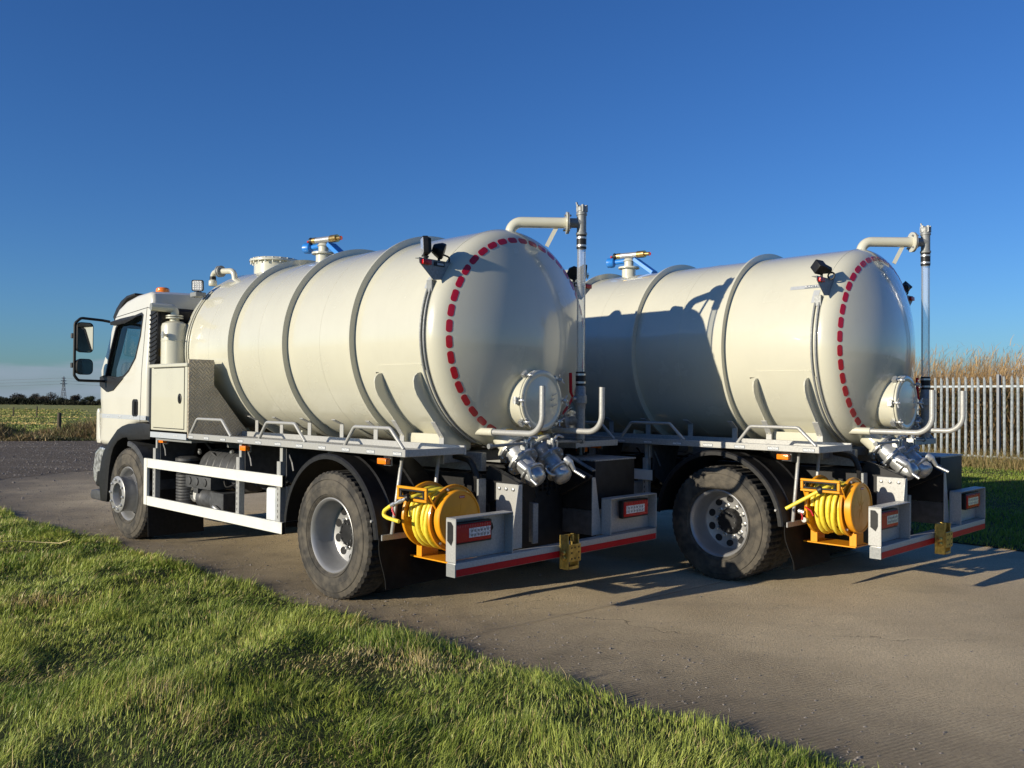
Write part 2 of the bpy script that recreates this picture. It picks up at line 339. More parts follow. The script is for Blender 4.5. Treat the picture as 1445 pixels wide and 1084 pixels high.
part('air_tank', b, m_chass, chassis)

# --- wheels
def tyre_mesh(R, w, rb, n=72, tread=True):
    # cross section (r, t) across the width; face bulge; tread blocks cut at the shoulders
    h = w/2; b = B()
    prof = [(rb,-h+0.035),(rb+0.03,-h+0.006),(rb+0.07,-h),(R-0.10,-h-0.002),(R-0.05,-h+0.010),(R-0.018,-h+0.022),(R,-h+0.045),(R,h-0.045),(R-0.018,h-0.022),(R-0.05,h-0.010),(R-0.10,h+0.002),(rb+0.07,h),(rb+0.03,h-0.006),(rb,h-0.035)]
    vs = []; fs = []; m = len(prof)
    for i in range(n):
        a = 2*pi*i/n
        for k, (r, t) in enumerate(prof):
            if tread and i % 3 == 0: r -= 0.012 if k in (6,7) else (0.006 if k in (5,8) else 0)
            vs.append((r*cos(a), t, r*sin(a)))
    for i in range(n):
        j = (i+1) % n
        for k in range(m-1): fs.append((i*m+k, j*m+k, j*m+k+1, i*m+k+1))
    b.add(vs, fs); return b
tyre_me = tyre_mesh(0.52, 0.30, 0.296, 156).mesh('tyre', 28); tyre_me.materials.append(m_rubber); tyre_me.materials.append(m_tread)
for p in tyre_me.polygons:
    k = p.index % 13
    if 5 <= k <= 7: p.material_index = 1
b = B()                                         # ribs, letters band and scuffs on the sidewall stay as thin raised rings
for r in (0.335, 0.40, 0.455): b.tube([(r*cos(2*pi*i/64), 0.1505, r*sin(2*pi*i/64)) for i in range(64)], 0.0022, 4, True)
rib_me = b.mesh('sidewall_rib'); rib_me.materials.append(m_rubber)
nut_me = B().lathe([(0.021,0),(0.021,0.006),(0.016,0.008),(0.016,0.030),(0.010,0.036)],(0,0,0),(0,1,0),6).mesh('wheel_nut',25); nut_me.materials.append(m_chrome)
def disc_with_holes(b, r0, r1, t0, t1, nh, hr, rh, th):
    # conical disc from r0 (t0) to r1 (t1): plain rings, then dark oval bosses recessed into it
    prof = [(r0, t0), (rh-0.035, t0+(t1-t0)*0.3), (rh+0.035, t0+(t1-t0)*0.7), (r1, t1)]
    b.lathe(prof, (0,0,0), (0,1,0), 40, False, False)
hole_b = None
def hole_mesh(nh, rh, t, hr, tilt):
    b = B()
    for i in range(1):
        a = 0.0; c = Vector((rh*cos(a), t, rh*sin(a))); rad = Vector((cos(a),0,sin(a))); tan = Vector((-sin(a),0,cos(a))); rad2 = (rad*cos(tilt)+Vector((0,1,0))*sin(tilt)); nrm = rad2.cross(tan); nrm = nrm if nrm.y > 0 else -nrm
        ring = [c+rad2*hr*0.85*cos(q)+tan*hr*sin(q)+nrm*0.0035 for q in [2*pi*k/14 for k in range(14)]]
        b.add(ring+[p-nrm*0.03 for p in ring], [tuple(range(14))]+[(k,(k+1)%14,14+(k+1)%14,14+k) for k in range(14)])
    me = b.mesh('hand_hole'); me.materials.append(m_hole); return me
hole_rear = hole_mesh(10,0.201,-0.0755,0.036,0.30); hole_front = hole_mesh(10,0.226,0.045,0.024,-0.75)
bolt_me = B().cyl((0,-0.022,0),(0,-0.011,0),0.009,n=6).mesh('hub_bolt'); bolt_me.materials.append(m_dgrey)
def make_wheel(u, v, side, kind):
    # t axis points outward; wheel part is the rim, with tyre, hub, nuts as its pieces
    b = B()
    if kind == 'rear':
        prof = [(0.286,0.112),(0.304,0.118),(0.306,0.126),(0.298,0.130),(0.288,0.122),(0.276,0.100),(0.270,0.045),(0.262,0.0),(0.257,-0.045),(0.245,-0.062),(0.162,-0.088),(0.10,-0.090)]
        b.lathe(prof,(0,0,0),(0,1,0),56,False,False)
    else:
        prof = [(0.286,0.112),(0.304,0.118),(0.306,0.126),(0.298,0.130),(0.288,0.122),(0.272,0.095),(0.266,0.045),(0.255,0.02),(0.244,0.022),(0.204,0.075),(0.196,0.11)]
        b.lathe(prof,(0,0,0),(0,1,0),56,False,False)
    R = part('wheel', b, m_rim, truck, 30)
    R.location = (u, v, 0.51); R.rotation_euler = (0,0,0 if side > 0 else pi)
    link('tyre', tyre_me, None, R); link('sidewall_rib', rib_me, None, R)
    if kind == 'rear':
        for i in range(10): link('hand_hole', hole_rear, None, R).rotation_euler = (0,2*pi*(i+0.5)/10,0)
        part('hub', B().lathe([(0.120,-0.10),(0.120,-0.075),(0.110,-0.055),(0.104,-0.030),(0.094,-0.022),(0.03,-0.018),(0,-0.018)],(0,0,0),(0,1,0),28), m_chass, R)
        for i in range(10): link('hub_bolt', bolt_me, None, R).location = (0.085*cos(i*pi/5),0,0.085*sin(i*pi/5))
        nr, nt = 0.1430, -0.088
    else:
        for i in range(10): link('hand_hole', hole_front, None, R).rotation_euler = (0,2*pi*(i+0.5)/10,0)
        part('hub', B().lathe([(0.196,0.09),(0.196,0.225),(0.206,0.228),(0.206,0.244),(0.200,0.248),(0.130,0.248),(0.126,0.242),(0.112,0.17),(0.09,0.165),(0.085,0.18),(0,0.185)],(0,0,0),(0,1,0),40), m_rim, R)
        part('hub_bore', B().lathe([(0.092,0.186),(0.092,0.1875),(0.0001,0.188)],(0,0,0),(0,1,0),28,False,False), m_hole, R)
        nr, nt = 0.1675, 0.234
    for i in range(10):
        a = 2*pi*i/10+0.1; o = link('wheel_nut', nut_me, None, R); o.location = (nr*cos(a), nt, nr*sin(a))
    return R
for s in (1,-1):
    make_wheel(0, s*1.104, s, 'rear'); make_wheel(4.06, s*1.085, s, 'front')
    inner = link('inner_tyre', tyre_me, None, truck); inner.location = (0, s*0.76, 0.51)

# --- mudguards and flaps
def fender(b, R, v0, v1, a0, a1, t=0.012, lip=0.045, n=28, ridges=()):
    secs = [(v1, R-lip), (v1, R-0.012), (v1-0.012 if v1 > v0 else v1+0.012, R)]
    sg = 1 if v1 > v0 else -1
    for q in ridges: secs += [(v1-sg*(q-0.012), R), (v1-sg*q, R+0.012), (v1-sg*(q+0.012), R)]
    secs += [(v0, R), (v0, R-t), (v1-sg*0.014, R-t), (v1-sg*0.012, R-lip)]
    m = len(secs); vs = []; fs = []
    for i in range(n+1):
        a = a0+(a1-a0)*i/n
        for (v, r) in secs: vs.append((r*cos(a), v, 0.51+r*sin(a)))
    for i in range(n):
        for k in range(m): fs.append((i*m+k, i*m+(k+1)%m, (i+1)*m+(k+1)%m, (i+1)*m+k))
    fs += [tuple(range(m)), tuple(range(n*m, n*m+m))[::-1]]
    b.add(vs, fs)
flap_me = None
for s in (1,-1):
    b = B(); fender(b, 0.665, s*0.60, s*1.275, radians(4), radians(176), ridges=(0.16,0.46))
    part('mudguard', b, m_black, truck, 40)
    b = B(); vs = []; 
    for k in range(7):
        w = 0.57-0.37*k/6; u = -0.675+0.02*sin(k*0.9)-0.012*k
        vs += [(u, s*0.62, w), (u, s*1.27, w), (u-0.008, s*1.27, w), (u-0.008, s*0.62, w)]
    fs = [(4*k+j, 4*k+(j+1)%4, 4*k+4+(j+1)%4, 4*k+4+j) for k in range(6) for j in range(4)]+[(0,1,2,3),(27,26,25,24)]
    b.add(vs, fs); part('mudflap', b, m_flap, truck, 40)
    b = B(); b.obox((-0.69,s*1.255,0.572),(-0.69,s*0.60,0.572),0.012,0.045); b.cyl((-0.70,s*1.07,1.18),(-0.695,s*1.16,0.59),0.016,n=8); b.cyl((-0.70,s*0.70,1.18),(-0.695,s*0.76,0.6),0.016,n=8)
    b.cyl((-0.60,s*1.26,0.69),(-0.60,s*1.29,0.69),0.012,n=8)
    part('mudguard_bracket', b, m_galv, truck, bevel=0.003)
    # front: flap behind the wheel
    b = B(); b.obox((3.50,s*1.20,0.62),(3.47,s*1.20,0.115),0.012,0.001); b.v = []; b.f = []
    b.prism([(3.505,0.80),(3.497,0.80),(3.457,0.09),(3.465,0.09)], 1, s*0.60, s*1.235); part('mudflap', b, m_black, truck)
    b = B(); fender(b, 0.60, s*0.66, s*1.235, radians(92), radians(172), lip=0.055); b.v = [(x+4.06,y,z) for x,y,z in b.v]
    part('inner_mudguard', b, m_dgrey, truck, 40)

# --- side guards
for s in (1,-1):
    sg = part('side_guard', B().box((3.47,s*1.222,0.44),(3.545,s*1.256,0.945)), m_alu, truck, bevel=0.004)
    for w0 in (0.845, 0.437):
        b = B(); b.box((0.722,s*1.225,w0),(3.468,s*1.250,w0+0.099)); b.box((0.722,s*1.250,w0+0.004),(3.468,s*1.2525,w0+0.010)); b.box((0.722,s*1.250,w0+0.089),(3.468,s*1.2525,w0+0.095))
        part('rail', b, m_alu, sg, bevel=0.002)
        part('end_cap', B().box((0.716,s*1.223,w0-0.002),(0.7215,s*1.252,w0+0.101)), m_black, sg)
    for u in (0.84, 1.56, 3.37):
        b = B(); b.box((u-0.022,s*1.195,0.47),(u+0.022,s*1.2225,1.06)); b.box((u-0.036,s*1.165,0.47),(u-0.0225,s*1.2215,1.06)); b.box((u-0.05,s*0.86,1.06),(u-0.04,s*1.21,1.19)); b.box((u-0.02,s*1.17,1.0),(u+0.02,s*1.195,1.19))
        part('post', b, m_galv, sg, bevel=0.002)
        b = B()
        for k in range(6): b.box((u-0.004,s*1.2226,0.56+k*0.05),(u+0.004,s*1.2235,0.585+k*0.05))
        part('slot', b, m_hole, sg, kind='stuff')
        b = B(); b.prism([(1.18,0.9),(1.185,1.18),(0.74,1.18),(0.90,0.72)], 0, u-0.075, u-0.067) if s > 0 else b.prism([(-1.18,0.9),(-1.185,1.18),(-0.74,1.18),(-0.90,0.72)], 0, u-0.075, u-0.067)
        b.tube(fillet([(u-0.06,s*1.16,1.15),(u-0.1,s*1.14,1.05),(u-0.14,s*1.15,0.98)],0.04,3),0.012,6)
        part('bracket_plate', b, m_dgrey, sg)
# equipment seen through the left side guard
b = B()
for k in range(14):
    w = 0.46+k*0.032; b.lathe([(0.115,0),(0.12,0.006),(0.12,0.022),(0.115,0.028)],(3.20,0.92,w),(0,0,1),24)
b.lathe([(0.13,0.02),(0.13,0.05),(0.09,0.07)],(3.20,0.92,0.90),(0,0,1),24)
part('air_filter', b, m_dgrey, truck)
b = B(); b.box((2.42,0.72,0.665),(2.98,1.05,0.79)); b.box((2.47,0.75,0.79),(2.93,1.02,0.815)); b.box((2.80,0.8,0.60),(2.90,1.0,0.665))
for u in (2.88,2.72,2.54): b.cyl((u,1.05,0.735),(u,1.063,0.735),0.042,n=20)
part('battery_box', b, m_dgrey, truck, bevel=0.012, seg=2)
b = B(); b.lathe([(0.05,0),(0.115,0.012),(0.115,0.10),(0.108,0.105),(0.108,0.30),(0.115,0.305),(0.115,0.36),(0.1,0.37)],(2.88,0.88,0.545),(-1,0,0),28); b.box((2.25,0.78,0.44),(2.52,1.0,0.64))
part('silencer', b, m_dgrey, truck, bevel=0.006)
b = B(); b.lathe([(0.085,0),(0.09,0.01),(0.09,0.02),(0.075,0.03),(0.07,0.004)],(3.02,0.90,0.575),(-0.2,1,0.1),24); part('silencer_clamp', b, m_chrome, truck)
b = B(); b.tube(fillet([(2.45,1.0,0.49),(2.38,1.03,0.50),(2.3,1.02,0.47)],0.03,3),0.02,8); part('coolant_pipe', b, m_chrome, truck)
b = B(); b.lathe([(0.05,0),(0.20,0.03),(0.215,0.08),(0.215,0.85),(0.20,0.90),(0.05,0.93)],(3.1,0.66,0.84),(-1,0,0),26)
for k in range(5): b.lathe([(0.217,0),(0.222,0.008),(0.222,0.022),(0.217,0.03)],(2.9-k*0.15,0.66,0.84),(-1,0,0),26)
part('compressed_air_tank', b, m_dgrey, truck)
b = B(); b.box((1.05,0.86,0.48),(1.22,1.12,0.80)); part('washer_bottle', b, m_tank_w, truck, bevel=0.03, seg=3)
b = B(); b.box((1.02,0.84,0.44),(1.25,1.14,0.478)); b.cyl((1.135,1.0,0.79),(1.135,1.0,0.84),0.035); part('bottle_cradle', b, m_black, truck)
b = B()
for u, v in ((-0.622,1.2),(1.489,1.2),(3.235,1.2)): pass
for u in (-0.622,1.489,3.235):
    for s in (1,-1):
        a = part('side_marker', B().box((u-0.055,s*1.165,1.122),(u+0.055,s*1.212,1.168)), m_amber, truck, bevel=0.007, seg=2)
        part('marker_bracket', B().box((u-0.06,s*1.15,1.11),(u+0.03,s*1.1645,1.19)), m_galvd, a)

# --- catwalks
for s in (1,-1):
    b = B(); b.box((-0.988,s*1.24,1.196),(2.455,s*1.276,1.252)); b.box((-0.988,s*0.69,1.196),(-0.972,s*1.2395,1.25))
    cw = part('catwalk', b, m_galv, truck, bevel=0.003)
    part('walk_plate', B().box((-0.971,s*0.69,1.205),(2.455,s*1.2395,1.214)), m_floor, cw)
    part('kick_plate', B().box((-0.988,s*0.665,1.190),(2.455,s*0.6895,1.262)), m_galv, cw, bevel=0.002)
    for u0, u1 in ((2.43,1.61),(1.10,0.35),(-0.216,-0.955)):
        d = (u0-u1); pts = [(u0,s*1.262,1.252),(u0-d*0.17,s*1.262,1.402),(u1+d*0.22,s*1.262,1.402),(u1,s*1.262,1.252)]
        part('hoop', B().tube(fillet(pts,0.05,6),0.0145,10), m_galv, cw, 60)
    for u, top in ((-0.69,1.315),(-0.185,1.315),(0.18,1.36),(0.69,1.385),(1.22,1.385),(1.72,1.385),(2.2,1.385)):
        b = B(); b.box((u-0.028,s*0.655,1.10),(u+0.028,s*0.664,top)); b.obox((u,s*0.66,top-0.002),(u,s*0.755,1.425 if top > 1.33 else 1.44),0.056,0.008,(0,0,1))
        part('hose_rack_post', b, m_galv, cw, bevel=0.0015)
    for u in (0.083,-0.246,-0.572,-0.898,0.42,0.76,1.09,1.41,1.74,2.07,2.40):
        part('sticker', B().box((u-0.052,s*1.2762,1.1985+0.004),(u+0.052,s*1.2772,1.232)), m_sdark, cw)
        part('sticker_panel', B().box((u-0.047,s*1.2773,1.2065),(u+0.047,s*1.2778,1.228)), m_stick, cw)
        t = link('lettering', text_mesh('RACTOR',0.0235), None, cw)
        if not t.data.materials: t.data.materials.append(m_text)
        t.location = (u, s*1.2782, 1.2172); t.rotation_euler = (pi/2,0,pi if s > 0 else 0)
        t.scale = (1.02,1.0,0.5)
# --- locker behind the cab
for s in (1,-1):
    b = B(); b.prism([(s*1.275,1.262),(s*1.275,1.945),(s*0.99,1.945),(s*0.99,1.73),(s*0.80,1.49),(s*0.60,1.262)], 0, 2.494, 3.335)
    lk = part('locker', b, m_cream, truck, bevel=0.004)
    part('locker_lid', B().prism([(s*1.29,1.925),(s*1.29,1.962),(s*0.985,1.985),(s*0.985,1.95)],0,2.48,3.385), m_cream, lk, bevel=0.006)
    part('locker_door', B().box((2.555,s*1.2762,1.292),(3.265,s*1.281,1.915)), m_cream, lk, bevel=0.002)
    part('door_gap', B().box((2.547,s*1.2755,1.284),(3.273,s*1.2762,1.923)), m_hole, lk)
    part('checker_plate', B().prism([(s*1.268,1.205),(s*1.268,2.0),(s*1.0,2.0),(s*0.998,1.742),(s*0.807,1.498),(s*0.692,1.348),(s*0.60,1.205)],0,2.4745,2.4935), m_check, lk)
    b = B(); b.lathe([(0.052,0),(0.052,0.006),(0.045,0.009)],(0,0,0),(0,s,0),24); b.v = [(2.64+x*0.75, s*1.281+y, 1.60+z) for x,y,z in b.v]
    b.box((2.625,s*1.285,1.575),(2.655,s*1.296,1.63)); part('lock_handle', b, m_black, lk)
    part('skirt_strip', B().box((2.494,s*1.262,1.184),(3.335,s*1.281,1.242)), m_grey, lk)
    for u in (3.07,2.73):
        t = link('lettering', text_mesh('RACTOR',0.0235), m_text, lk); t.location = (u, s*1.2822, 1.213); t.rotation_euler = (pi/2,0,pi if s > 0 else 0)
    part('locker_frame', B().box((2.50,s*0.6,1.150),(3.33,s*1.22,1.183)), m_galvd, lk)

# --- tank
b = B(); prof = []
R0 = TR; KN = 0.186
for k in range(14): r = 0.82*k/13; prof.append((r, UR-dish(r)))
for k in range(9): a = radians(63.7)*(1-k/8); prof.append((0.743+KN*cos(a), UR-KN*sin(a)))
for u in np.linspace(UR+0.05, UF-0.05, 16): prof.append((R0, float(u)))
for k in range(9): a = radians(63.7)*k/8; prof.append((0.743+KN*cos(a), UF+KN*sin(a)))
for k in range(13, -1, -1): r = 0.82*k/13; prof.append((r, UF+dish(r)))
b.lathe([(max(r,1e-4), t) for r, t in prof], (0,0,TH), (1,0,0), 128, False, False)
tank = part('tank', b, m_cream, truck, 40)
def ringpts(u, r, n=128, a0=0, a1=2*pi):
    return [(u, r*cos(a0+(a1-a0)*i/n), TH+r*sin(a0+(a1-a0)*i/n)) for i in range(n if abs(a1-a0-2*pi) < 1e-6 else n+1)]
for u in (0.14, 1.20, 2.23):
    b = B(); b.lathe([(TR-0.005,-0.012),(0.989,-0.012),(0.989,0.012),(TR-0.005,0.012)],(u,0,TH),(1,0,0),128,False,False)
    part('stiffener_ring', b, m_cream, tank, 40)
for u in (0.66,1.72,2.75,-0.80,3.26):
    part('weld_seam', B().tube(ringpts(u,TR-0.0004),0.0022,5,True), m_cream, tank, 60)
for u in (-0.745,-0.785): part('cable_conduit', B().tube(ringpts(u,TR+0.011,60,radians(-66),radians(27)),0.0095,8), m_galvd, tank, 60)
for u in (3.20,3.25): part('cable_conduit', B().tube(ringpts(u,TR+0.009,60,radians(-40),radians(45)),0.008,6), m_cream, tank, 60)
# doubler pads and saddle fins
for s in (1,-1):
    b = B(); vs = []; fs = []; nu, na = 12, 16
    ang0, ang1 = radians(-14.5), radians(-72)
    for i in range(nu+1):
        u = -0.765+0.65*i/nu
        for j in range(na+1):
            a = ang0+(ang1-ang0)*j/na
            cr = 0.07; e = min(u+0.765, -0.115-u)
            if e < cr and j == 0: a -= (cr-sqrt(max(0,cr*cr-(cr-e)**2)))/TR
            for rr in (TR+0.007,): vs.append((u, s*rr*cos(a), TH+rr*sin(a)))
    w = na+1
    for i in range(nu):
        for j in range(na): fs.append((i*w+j,(i+1)*w+j,(i+1)*w+j+1,i*w+j+1))
    base = len(vs)
    edge = [i*w for i in range(nu+1)]; e0 = list(range(na+1)); e1 = [nu*w+j for j in range(na+1)]
    for lst in (edge, e0, e1):
        q = len(vs)
        for k in lst:
            x, y, z = vs[k]; f = (TR-0.004)/(TR+0.007); vs.append((x, y*f, TH+(z-TH)*f))
        for k in range(len(lst)-1): fs.append((lst[k], lst[k+1], q+k+1, q+k))
    b.add(vs, fs); part('doubler_pad', b, m_cream, tank, 40)
    for u in (-0.19,-0.69):
        outer = [(0.893,1.833),(0.925,1.825),(0.953,1.80),(0.962,1.763),(0.955,1.71),(0.93,1.655),(0.875,1.585),(0.775,1.468),(0.680,1.335),(0.612,1.215)]
        inn = [((TR-0.004)*cos(a), TH+(TR-0.004)*sin(a)) for a in [radians(x) for x in (-68,-60,-52,-44,-36,-28,-20)]]
        part('saddle_fin', B().prism([(s*p[0],p[1]) for p in outer+[(0.348,1.215)]+inn],0,u-0.007,u+0.007), m_cream, tank, 0)
    part('saddle_beam', B().box((-0.68,s*0.34,1.195),(-0.20,s*0.60,1.335)), m_cream, tank, bevel=0.004)
    for u in (1.45,2.75): part('tank_foot', B().prism([(s*0.62,1.195),(s*0.60,1.30),(s*0.45,1.28),(s*0.40,1.195)],0,u-0.01,u+0.01), m_cream, tank)
# red reflectors round the rear dish
def on_dish(th, r, off=0.0): 
    e = 0.002; dr = (dish(r+e)-dish(r-e))/(2*e); nrm = Vector((1,-dr)).normalized()   # (along -u, radial)
    uu = UR-dish(r)-off*nrm[0]; rr = r+off*nrm[1]; return (uu, rr*cos(th), TH+rr*sin(th))
refl = []
for k in range(42):
    th = radians(4.1+8.571*k); 
    if abs(((math.degrees(th)+90+180) % 360)-180) < 3: continue
    b = B(); L, W = 0.100, 0.051; top = []
    for x, y in rrect(L, W, 0.022, 4): top.append((x, y))
    vs = [on_dish(th+x/0.8226, 0.8226+y*0.9, 0.0018) for x, y in top]; vs2 = [on_dish(th+x/0.8226, 0.8226+y*0.9, -0.002) for x, y in top]
    n = len(top); mid = [on_dish(th+x*0.5/0.8226, 0.8226+y*0.45, 0.0018) for x, y in top]; c = [on_dish(th, 0.8226, 0.0018)]
    b.add(vs+vs2+mid+c, [(i,(i+1)%n,n+(i+1)%n,n+i) for i in range(n)]+[(i,(i+1)%n,2*n+(i+1)%n,2*n+i) for i in range(n)]+[(2*n+i,2*n+(i+1)%n,3*n) for i in range(n)])
    refl.append(part('reflector', b, m_red, tank, 40))
# manway on the rear dish
HC = Vector((-1.168,0.03,1.615))
b = B(); b.lathe([(0.232,0.16),(0.232,0.035),(0.252,0.033),(0.252,0.012),(0.246,0.010)],HC,(-1,0,0),48,False,False); b.v = [(2*HC.x-x if False else x, y, z) for x,y,z in b.v]
b = B(); b.lathe([(0.228,-0.20),(0.228,-0.012),(0.250,-0.010),(0.250,0.014),(0.243,0.018)],HC,(-1,0,0),56,False,False)
manway = part('manway', b, m_cream, tank, 40)
b = B(); b.lathe([(0.243,0.0185),(0.248,0.022),(0.248,0.036),(0.240,0.042),(0.212,0.044),(0.205,0.040),(0.195,0.040),(0.15,0.046),(0.08,0.051),(0.001,0.052)],HC,(-1,0,0),56,True,False)
part('manway_lid', b, m_cream, manway, 40)
part('gasket', B().lathe([(0.236,0.0165),(0.2455,0.0165),(0.2455,0.0195),(0.236,0.0195)],HC,(-1,0,0),56,False,False), m_black, manway)
for th in (51,0,-41,139,180,-139):
    a = radians(th); c = HC+Vector((0,0.262*cos(a),0.262*sin(a))); rad = Vector((0,cos(a),sin(a))); tan = Vector((0,-sin(a),cos(a)))
    b = B(); b.cyl(c+Vector((0.03,0,0)),c-Vector((0.085,0,0)),0.008,n=8); b.lathe([(0.018,0),(0.018,0.02),(0.01,0.03)],c-Vector((0.046,0,0)),(-1,0,0),8)
    b.tube([c+tan*0.045-Vector((0.075,0,0))+rad*0.01,c+tan*0.015-Vector((0.062,0,0)),c-tan*0.015-Vector((0.062,0,0)),c-tan*0.045-Vector((0.075,0,0))+rad*0.01],0.0065,6)
    b.obox(c-rad*0.03,c+rad*0.028,0.046,0.036,(1,0,0)); b.cyl(c+rad*0.016-tan*0.03,c+rad*0.016+tan*0.03,0.013,n=8)
    part('wing_bolt', b, m_cast, manway, 40)
b = B()
for k,(dv,dw,h) in enumerate(((0.10,0.04,0.05),(0.085,0.0,0.04),(0.10,-0.05,0.05))): b.tube([(HC.x-0.062,HC.y-dv,HC.z+dw),(HC.x-0.062,HC.y-dv-h,HC.z+dw+0.02)],0.004,5)
part('cast_mark', b, m_cream, manway)
# top fittings
b = B(); b.lathe([(0.235,-0.06),(0.235,0.13),(0.285,0.132),(0.285,0.152),(0.27,0.156),(0.26,0.170),(0.12,0.185),(0.001,0.188)],(3.0,0,TH+TR-0.02),(0,0,1),40,False,False)
ml = part('top_manlid', b, m_cream, tank, 40)
b = B()
for k in range(20): a = 2*pi*k/20; b.cyl((3.0+0.268*cos(a),0.268*sin(a),3.145),(3.0+0.268*cos(a),0.268*sin(a),3.206),0.009,n=6)
part('lid_bolt', b, m_cream, ml, kind='stuff')
b = B(); b.lathe([(0.082,-0.03),(0.082,0.10),(0.125,0.102),(0.125,0.120),(0.055,0.122),(0.055,0.185),(0.07,0.19),(0.05,0.22)],(2.01,0,TH+TR),(0,0,1),32,False,True)
vn = part('valve_neck', b, m_cream, tank, 40)
b = B(); b.cyl((2.115,0.02,3.32),(1.90,-0.02,3.32),0.035); part('relief_valve', b, m_cast, vn)
b = B(); b.cyl((2.16,0.03,3.322),(2.117,0.02,3.322),0.036); b.cyl((1.899,-0.02,3.32),(1.80,-0.03,3.318),0.041); b.cyl((1.80,-0.03,3.318),(1.74,-0.035,3.315),0.022); part('brass_fitting', b, m_brass, vn)
b = B(); b.cyl((2.20,0.035,3.323),(2.16,0.03,3.322),0.04,0.03); b.cyl((2.23,0.04,3.322),(2.20,0.035,3.322),0.015); part('valve_cap', b, m_black, vn)
b = B(); b.tube([(1.735+0.015*cos(2*pi*i/10),-0.035,3.312+0.015*sin(2*pi*i/10)) for i in range(10)],0.005,5,True); b.cyl((2.25,0.045,3.32),(2.23,0.04,3.322),0.013); part('pull_ring', b, m_tape, vn)
b = B(); b.lathe([(0.02,0),(0.056,0.006),(0.056,0.085),(0.03,0.10)],(2.29,0.06,3.25),(-0.9,-0.3,0),18); b.cyl((2.2,0.02,3.255),(2.06,0.0,3.26),0.028); b.cyl((2.25,0.03,3.195),(2.25,0.03,3.25),0.02); b.obox((1.95,-0.05,3.27),(1.70,-0.08,3.09),0.12,0.045); part('blue_actuator', b, m_blue, vn, bevel=0.004)
b = B(); b.box((1.30,-0.06,TH+TR-0.01),(1.37,0.0,TH+TR+0.045)); part('lifting_lug', b, m_cream, tank, bevel=0.012, seg=2)
b = B(); b.tube(fillet([(3.17,0.40,2.90),(3.19,0.41,3.055),(3.36,0.46,3.06)],0.07,8)+[Vector((3.40,0.47,3.06))],0.033,14); b.tube(fillet([(3.40,0.47,3.06),(3.53,0.49,3.06),(3.53,0.49,2.94)],0.05,6),0.03,12); b.lathe([(0.04,0),(0.048,0.01),(0.048,0.06),(0.038,0.07)],(3.53,0.49,2.90),(0,0,1),16)
vp = part('vent_pipe', b, m_cream, tank, 50)
b = B(); b.lathe([(0.066,-0.022),(0.066,-0.006),(0.060,-0.004),(0.060,0.004),(0.066,0.006),(0.066,0.022)],(3.395,0.47,3.06),(1,0.25,0),24); part('pipe_flange', b, m_galvd, vp)
b = B(); b.cyl((3.53,0.49,2.975),(3.53,0.49,3.01),0.036); part('rubber_band', b, m_black, vp)
# front work light
b = B(); b.box((3.19,0.74,2.725),(3.33,0.86,2.775)); fb = part('lamp_bracket', b, m_galvd, tank, bevel=0.004)
def square_lamp(parent, c, fdir, size, led=True, pod=m_black):
    c = Vector(c); f = Vector(fdir).normalized(); x = f.cross(Vector((0,0,1))).normalized(); y = x.cross(f).normalized()
    def T(p): return c+x*p[0]+y*p[1]+f*p[2]
    b = B(); h = size/2; pl = rrect(size,size,size*0.16,3); n = len(pl)
    vs = [T((a,bb,-0.02)) for a,bb in pl]+[T((a,bb,0.016)) for a,bb in pl]; b.add(vs,[tuple(range(n)),tuple(range(2*n-1,n-1,-1))]+[(i,n+i,n+(i+1)%n,(i+1)%n) for i in range(n)])
    for k in range(6):
        a = -h*0.82+k*h*0.33
        p = [T((a-0.003,-h*0.85,-0.021)),T((a+0.003,-h*0.85,-0.021)),T((a+0.003,h*0.85,-0.021)),T((a-0.003,h*0.85,-0.021)),T((a-0.003,-h*0.7,-0.045)),T((a+0.003,-h*0.7,-0.045)),T((a+0.003,h*0.7,-0.045)),T((a-0.003,h*0.7,-0.045))]
        b.add(p,[(0,3,2,1),(4,5,6,7),(0,1,5,4),(1,2,6,5),(2,3,7,6),(3,0,4,7)])
    b.cyl(T((0,-h-0.045,-0.01)),T((0,-h+0.01,-0.01)),0.012,n=8); b.obox(T((-h*0.6,-h-0.01,-0.01)),T((h*0.6,-h-0.01,-0.01)),0.03,0.012)
    o = part('work_lamp', b, pod, parent, 30)
    b = B(); vs = [T((a*0.86,bb*0.86,0.0165)) for a,bb in pl]+[T((a*0.86,bb*0.86,0.019)) for a,bb in pl]; b.add(vs,[tuple(range(n,2*n))]+[(i,n+i,n+(i+1)%n,(i+1)%n) for i in range(n)]); L = part('lamp_glass', b, m_clear, o)
    if led:
        b = B()
        for i in range(4):
            for j in range(4):
                cc = T(((i-1.5)*size*0.19,(j-1.5)*size*0.19,0.0195)); b.lathe([(size*0.078,0),(size*0.06,0.003),(0.0001,0.004)],cc,f,10)
        o2 = part('led', b, m_text, o, kind='stuff')
    return o
square_lamp(fb, (3.27,0.80,2.855), (-0.75,0.6,-0.12), 0.125, True, m_black)
# rear light brackets (both sides): angled plate with marker lamps
for s in (1,-1):
    b = B(); b.prism([(s*1.045,2.60+0.105),(s*1.04,2.665),(s*0.90,2.545),(s*0.80,2.555),(s*0.72,2.70)],0,-0.848,-0.842); b.prism([(s*1.045,2.705),(s*0.72,2.70),(s*0.72,2.694),(s*1.045,2.699)],0,-0.848,-0.80)
    rb = part('lamp_bracket', b, m_galvd, tank, bevel=0.0015)
    part('marker_lamp', B().box((-0.872,s*0.935,2.655),(-0.8485,s*1.02,2.692)), m_lamp, rb, bevel=0.005, seg=2)
    part('cable_bracket', B().box((-0.80,s*0.858,2.46),(-0.74,s*0.876,2.555)), m_galvd, rb)
